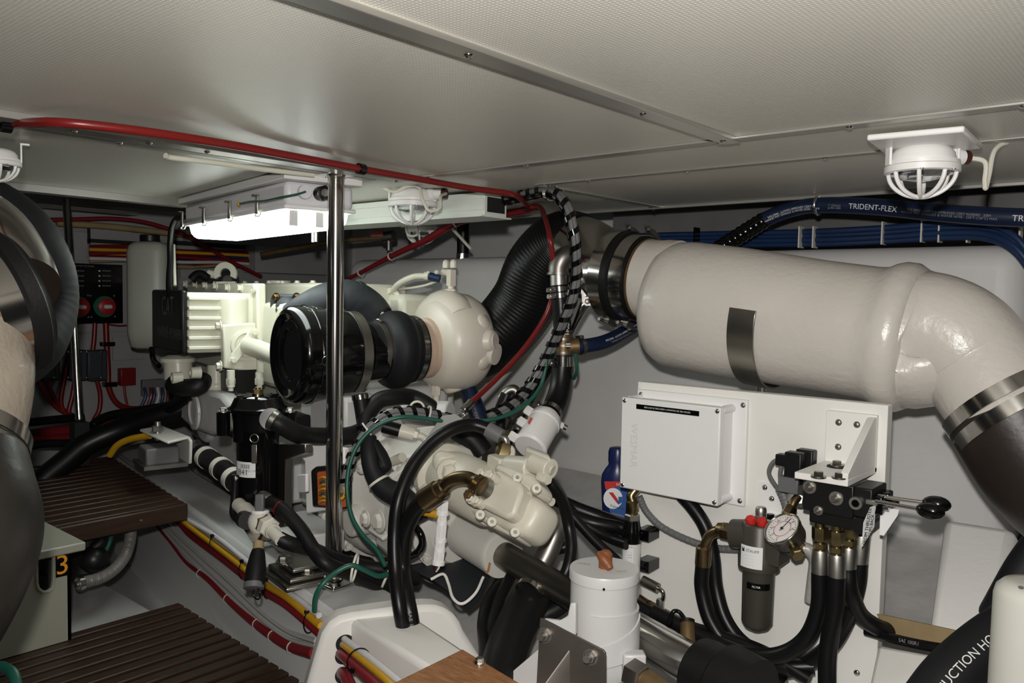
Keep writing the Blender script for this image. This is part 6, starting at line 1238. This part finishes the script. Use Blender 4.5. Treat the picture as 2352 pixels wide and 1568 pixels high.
# ================================================================ white strainer on its steel bracket
sc=P(1388,1303,1.50); t=thing('sea_strainer','white cylindrical sea strainer with orange T handle on a steel bracket plate','strainer',V((sc.x,sc.y,.30)))
mat('strainer_white',(.60,.60,.60),.35)
R=px(80,1.50); zq=lambda y:1+(P(1388,y,1.50).z-1); zt_=sc.z
part('body',G().lathe(V((sc.x,sc.y,0)),Z,[(zq(1500),R*.955),(zt_-.012,R*.955)],56),'strainer_white',t)
part('cap',G().lathe(V((sc.x,sc.y,0)),Z,[(zt_-.020,R*.96),(zt_-.019,R),(zt_-.003,R),(zt_,R*.98),(zt_,0)],64),'strainer_white',t)
def saddle():
    g=G(); vs=[]; n=30; a0=math.atan2(-sc.y,-sc.x)
    for i in range(n+1):
        f=i/n; a=a0-.45+f*2.0+0; k=min(1,f/.18); zt2=zq(1452)+(zq(1376)-zq(1452))*f**1.3 if False else zq(1470)+ (zq(1405)-zq(1470))*min(1,f*1.0)
        zb2=zq(1510)+(zq(1480)-zq(1510))*f
        hh=(1-(1-k)**2)**.5; zm=(zt2+zb2)/2; h_=(zt2-zb2)/2*max(.15,hh)
        d=V((cos(a),sin(a),0))
        for r_,z_ in ((R*.955,zm-h_),(R*.955+.0065,zm-h_),(R*.955+.0065,zm+h_),(R*.955,zm+h_)): vs.append(V((sc.x,sc.y,z_))+d*r_)
    fs=[(k*4+j,k*4+(j+1)%4,k*4+4+(j+1)%4,k*4+4+j) for k in range(n) for j in range(4)]+[(0,1,2,3),(n*4+3,n*4+2,n*4+1,n*4)]
    return g.add(vs,fs)
part('saddle_clamp',saddle(),'strainer_white',t); part('saddle_back',G().lathe(V((sc.x,sc.y,0)),Z,[(zq(1470),R*.957),(zq(1470),R*1.02),(zq(1390),R*1.02),(zq(1390),R*.957)],40,cap=False,a0=math.atan2(-sc.y,-sc.x)+1.2,a1=math.atan2(-sc.y,-sc.x)+4.4),'strainer_white',t)
part('bracket_ear',ppoly([(1246,1422),(1285,1426),(1303,1415),(1309,1385),(1322,1385),(1322,1460),(1290,1452)],P(1300,1420,1.42),-FW*.8+CR*-.35,.012),'strainer_white',t,bev=.003)
part('lower_collar',G().lathe(V((sc.x,sc.y,0)),Z,[(zq(1640),R*.88),(zq(1545),R*.9),(zq(1541),R*.93),(zq(1500),R*.93)],48),'strainer_white',t); mat('stain_ring',(.28,.17,.06),.6); part('stain_ring',G().torus(V((sc.x,sc.y,zq(1543))),Z,R*.93,.0014,48,6),'stain_ring',t)
part('lower_lug',G().box(P(1455,1535,1.45),(.04,.03,.06),(CR,FW,Z)),'strainer_white',t,bev=.004)
part('handle',G().lathe(V((sc.x,sc.y,0))+CR*.002,Z,[(zt_,.0125),(zt_+.026,.0120),(zt_+.032,.007)],18).tube([P(1376,1270,1.50),P(1385,1282,1.49),P(1396,1296,1.485),P(1402,1306,1.48)],[.006,.009,.009,.006],n=12),'tee_orange',t,'orange brown T handle')
part('cap_mark',G().text('OPEN',P(1352,1296,1.50),CR+FW*-.5,FW+Z*.0,.010),'ink_grey',t) if False else None
part('cap_stud',G().ball(P(1387,1353,1.433),.0025,8),'gloss_black',t)
cu=CR.copy(); cu.z=0; cu.normalize(); cf=V((FH.x,FH.y,0))
part('cap_lettering',G().text('OPEN',V((sc.x,sc.y,zt_+.0006))-cu*.036+cf*.018,cu-cf*.3,cf+cu*.3,.010),'ink_grey',t); part('cap_lettering',G().text('SHUT',V((sc.x,sc.y,zt_+.0006))+cu*.03-cf*.02,cu+cf*.3,cf-cu*.3,.008),'ink_grey',t)
t=thing('bronze_fitting','hexagonal bronze fitting with dark pipe leaving the strainer base','fitting',P(1480,1560,1.42)); d=P(1530,1590,1.38)-P(1455,1545,1.45); part('hex',G().hexh(P(1452,1545,1.42),d,.026,.033),'cast_steel',t); part('pipe',G().cyl(P(1480,1562,1.40),P(1560,1620,1.34),.022),'bronze',t)
t=thing('strainer_bracket','dark polished steel bracket plate with two bolts holding the white strainer','bracket',P(1310,1560,1.36))
po=P(1310,1500,1.37); pn=(-FW*.8+CR*-.35+CU*.15).normalized()
mat('steel_dark',(.13,.115,.10),.3,.55,var=.4,vs=9)
part('plate',ppoly([(1240,1420),(1244,1419),(1386,1492),(1391,1500),(1391,1640),(1228,1640)],po,pn,.005),'steel_dark',t,bev=.001)
for x,y in ((1252,1458),(1357,1508)):
    q=PP(x,y,po,pn); part('bolt',G().cyl(q-pn*.005,q+pn*.002,.013).hexh(q+pn*.002,pn,.011,.008).cyl(q+pn*.008,q+pn*.024,.0062),'cast_steel',t)
part('gusset',G().prism([PP(1307,1493,po,pn),PP(1307,1640,po,pn),PP(1215,1640,po,pn)+pn*.05],CR*.004),'steel_dark',t)
# ================================================================ conduits along the engine bed
def bed(pts,o,ds=0): return [SP(x,y,o) for x,y in pts]
t=thing('yellow_conduit','yellow conduit tied along the inner face of the engine bed','conduit',SP(600,1340,.03)); cy=[(352,1160),(410,1190),(440,1212),(520,1272),(600,1335),(660,1372),(728,1430),(738,1437)]
part('conduit',G().tube(bed(cy,.016),.0088,n=12,sub=6),'yellow_conduit',t,smooth=60)
for x,y in ((404,1182),(492,1240),(560,1300),(616,1343),(710,1420)):
    c=SP(x,y+9,.016); a=ENG; part('cable_tie',G().tubeloop([c+EN*.013*cos(q)+Z*.024*sin(q) for q in [2*pi*i/20 for i in range(20)]],.0016,6),'gloss_black',t); part('tie_head',G().box(c+Z*.025-EN*.006,(.008,.008,.008),EF),'gloss_black',t)
t=thing('red_conduit','red conduit just below the yellow one on the engine bed','conduit',SP(600,1360,.03)); part('conduit',G().tube(bed([(x,y+18-(8 if x<420 else 0)) for x,y in cy],.015),.0092,n=12,sub=6),'red_conduit',t,smooth=60)
t=thing('white_conduit','white cable run above the yellow conduit on the engine bed','conduit',SP(600,1320,.03)); part('conduit',G().tube(bed([(420,1188),(500,1235),(560,1283),(620,1330),(680,1372),(733,1413)],.010),.007,n=10,sub=6),'white_conduit',t,smooth=60)
t=thing('red_conduit','thick red conduit low on the engine bed face with thin white ties','conduit',SP(560,1400,.03)); cr=[(345,1190),(390,1240),(430,1290),(480,1330),(540,1390),(600,1440),(660,1480),(712,1498),(722,1500)]
part('conduit',G().tube(bed(cr,.020),[.006,.008,.010,.012,.0125,.013],n=14,sub=6),'red_conduit',t,smooth=60)
for x,y in ((462,1317),(525,1375),(592,1433),(628,1460),(672,1486)): c=SP(x,y,.020); part('cable_tie',G().ring(c,ENG,.0128,.004,.001,18),'tie_white',t)
mat('wire_white',(.40,.40,.38),.55)
t=thing('wire_bundle','loose bundle of grey white wires along the engine bed between the conduits','wiring',SP(540,1380,.03))
for k in range(9): part('wire',G().tube(bed([(348,1172+k),(400,1215+k*4),(470,1275+k*5.5),(530,1330+k*6+4*sin(k*2)),(600,1395+k*5.5),(660,1440+k*5),(715,1462+k*4),(724,1466+k*3)],.008+.006*(k%3)),.0042,n=8,sub=6),'wire_white',t,smooth=60)
mat('patch_green',(.02,.10,.09),.6)
for x,y,w_,h_ in ((480,1270,.03,.012),(512,1300,.03,.02),(625,1390,.05,.03)): pass
# conduits coming out of the moulded step, running toward the viewer
def fg(lab,name,pts,r,mm):
    hh=thing(name,lab,'conduit',pts[1],'conduits leaving the moulded step'); part('conduit',G().tube(pts,r,n=16,sub=6),mm,hh,smooth=60); return hh
fg('white conduit leaving the moulded step, topmost of the three','white_conduit',[P(791,1467,1.745),P(797,1472,1.70),P(850,1510,1.60),P(915,1562,1.50),P(970,1612,1.43)],.0068,'white_conduit')
hh=fg('yellow conduit leaving the moulded step between white and red','yellow_conduit',[P(787,1479,1.74),P(793,1484,1.695),P(842,1523,1.595),P(895,1568,1.50),P(945,1622,1.43)],.0068,'yellow_conduit')
part('cable_tie',G().torus(P(824,1517,1.62),P(890,1565,1.46)-P(795,1484,1.63),.024,.0016,32,6),'gloss_black',hh); part('tie_head',G().box(P(811,1538,1.605),(.008,.008,.008)),'gloss_black',hh)
fg('thick red conduit leaving the moulded step, lowest of the three','red_conduit',[P(782,1501,1.73),P(788,1506,1.69),P(830,1542,1.60),P(872,1582,1.51),P(915,1632,1.44)],.0105,'red_conduit')
solo('red_conduit',G().tube([P(786,1545,1.72),P(792,1550,1.68),P(806,1580,1.63),P(816,1620,1.58)],.0125,n=14),'red_conduit','short torn red conduit at the bottom edge below the three conduits','conduit',smooth=60)
for x,y,r in ((793,1478,.020),(788,1507,.017),(790,1551,.019)): q=PP(x,y,STEP[1]+STEP[3]*.0612,STEP[3]); part('hole_shade',G().cyl(q,q+STEP[3]*.0008,r,n=28),'dark_void',STEP[0],'dark disc painted as the shaded hole for the conduits')  # flat dark discs on the face, shade of the conduit holes put into colour
# plywood board at the bottom
zpw=STEP[10]+.004
w0=PZ(1062,1490,zpw+.018); w1=PZ(1200,1572,zpw+.018); w2=PZ(895,1572,zpw+.018)
dA=(w1-w0); dB=(w2-w0); t=thing('plywood_board','varnished plywood board corner with a bolt at the bottom edge','board',w0-Z*.02)
part('board',G().prism([w0,w0+dA*1.8,w0+dA*1.8+dB*1.6,w0+dB*1.6],-Z*.018),'plywood',t,bev=.0015); q=PZ(1101,1522,zpw+.018); bolt(t,q,Z,.008,.008,'stainless')

# ================================================================ odds and ends behind the engine and in the corners
t=thing('deck_pipe','dull metal pipe with valve running under the deck right of the chrome post','pipe',P(850,548,3.4))
part('pipe',G().tube([P(600,585,3.5),P(700,566,3.45),P(790,552,3.4),P(885,545,3.35)],.011,n=12),'bronze',t); part('valve_body',G().cyl(P(880,545,3.35),P(905,541,3.33),.022).cyl(P(893,543,3.34),P(893,575,3.34),.012),'cast_steel',t)
part('lever',G().box(P(866,535,3.33),(.05,.01,.03),(CR,FW,CU)),'red_conduit',t)
for lab,a,b,r,mm in (('thin pale strut slanting down behind the far caged lamp',P(1036,522,3.05),P(1082,572,3.0),.006,'tie_white'),):
    solo('strut',G().cyl(a,b,r),mm,lab,'strut')
t=thing('vent_pipe','short black vent pipe with chrome foot on the moulded tank','pipe',PY(1063,584,2.36)); q=PY(1063,584,2.36); part('pipe',G().cyl(at(q,1.14),at(q,1.40),.024),'hose_black',t); part('chrome_foot',G().cyl(at(q,1.14),at(q,1.165),.026),'stainless',t)
t=thing('coolant_elbow','black rubber elbow with pale pipe on top of the engine near the lifting eye','elbow',P(465,640,3.0)); part('elbow',G().tube([P(440,642,3.0),P(450,632,3.0),P(462,630,3.0),P(478,640,3.0)],.016,n=14),'rubber',t); part('pale_pipe',G().cyl(P(478,628,3.02),P(500,632,3.02),.015),'cream_paint',t)
solo('dipstick_tube',G().cyl(P(399,562,2.75),P(402,655,2.7),.005),'cream_paint','thin cream dipstick tube standing beside the black lamp cable','tube')
solo('slot_panel',kbox(412,602,465,640,.002,.012),'bulkhead_white','small pale slotted panel below the wire loom','panel')
hp=[P(-30,1528,1.25),P(8,1532,1.24),P(32,1550,1.22),P(40,1590,1.2)]
solo('green_hose',G().tube(hp,.008,n=12,sub=8),'green_wire','dark green hose end in the bottom left corner','hose')
for lab,p,d,r in (('white cable tie round the hoses by the post foot, nearest the post',P(812,1303,1.80),P(835,1308,1.8)-P(790,1300,1.8),.030),('white cable tie round the hoses behind the two upright black hoses',P(888,1318,1.88),P(900,1325,1.88)-P(870,1312,1.88),.030)):
    solo('cable_tie',G().ring(p,d,r,.005,.0015,24),'tie_white',lab,'tie','white cable ties on the crossing hoses')
solo('floor_paper',G().prism([P(1120,1590,1.62),P(1250,1480,1.62),P(1330,1560,1.56),P(1230,1640,1.5)],V((0,.004,-.006))),'hull_white','pale painted frame plate behind the steel bracket at the bottom','plate')
# ================================================================ light
w=bpy.data.worlds.new('world'); S.world=w; w.use_nodes=True
w.node_tree.nodes['Background'].inputs[0].default_value=(.5,.55,.6,1); w.node_tree.nodes['Background'].inputs[1].default_value=.012
def lamp(name,kind,loc,target,power,**k):
    l=bpy.data.lights.new(name,kind); l.energy=power; o=bpy.data.objects.new(name,l); COL.objects.link(o); o.location=loc
    d=(target-loc).normalized(); o.rotation_euler=d.to_track_quat('-Z','Y').to_euler()
    for a,b in k.items(): setattr(l,a,b)
    return o
# the flash on the camera's hot shoe
lamp('camera_flash','SPOT',CAM+CU*.10-CR*.015-FW*.02,P(1420,600,2.0),84,spot_size=rad(125),spot_blend=.8,shadow_soft_size=.018,color=(1,.965,.92))
S.view_settings.view_transform='Standard'; S.view_settings.look='None'; S.view_settings.exposure=0; S.view_settings.gamma=1; S.view_settings.use_curve_mapping=False
S.cycles.max_bounces=6
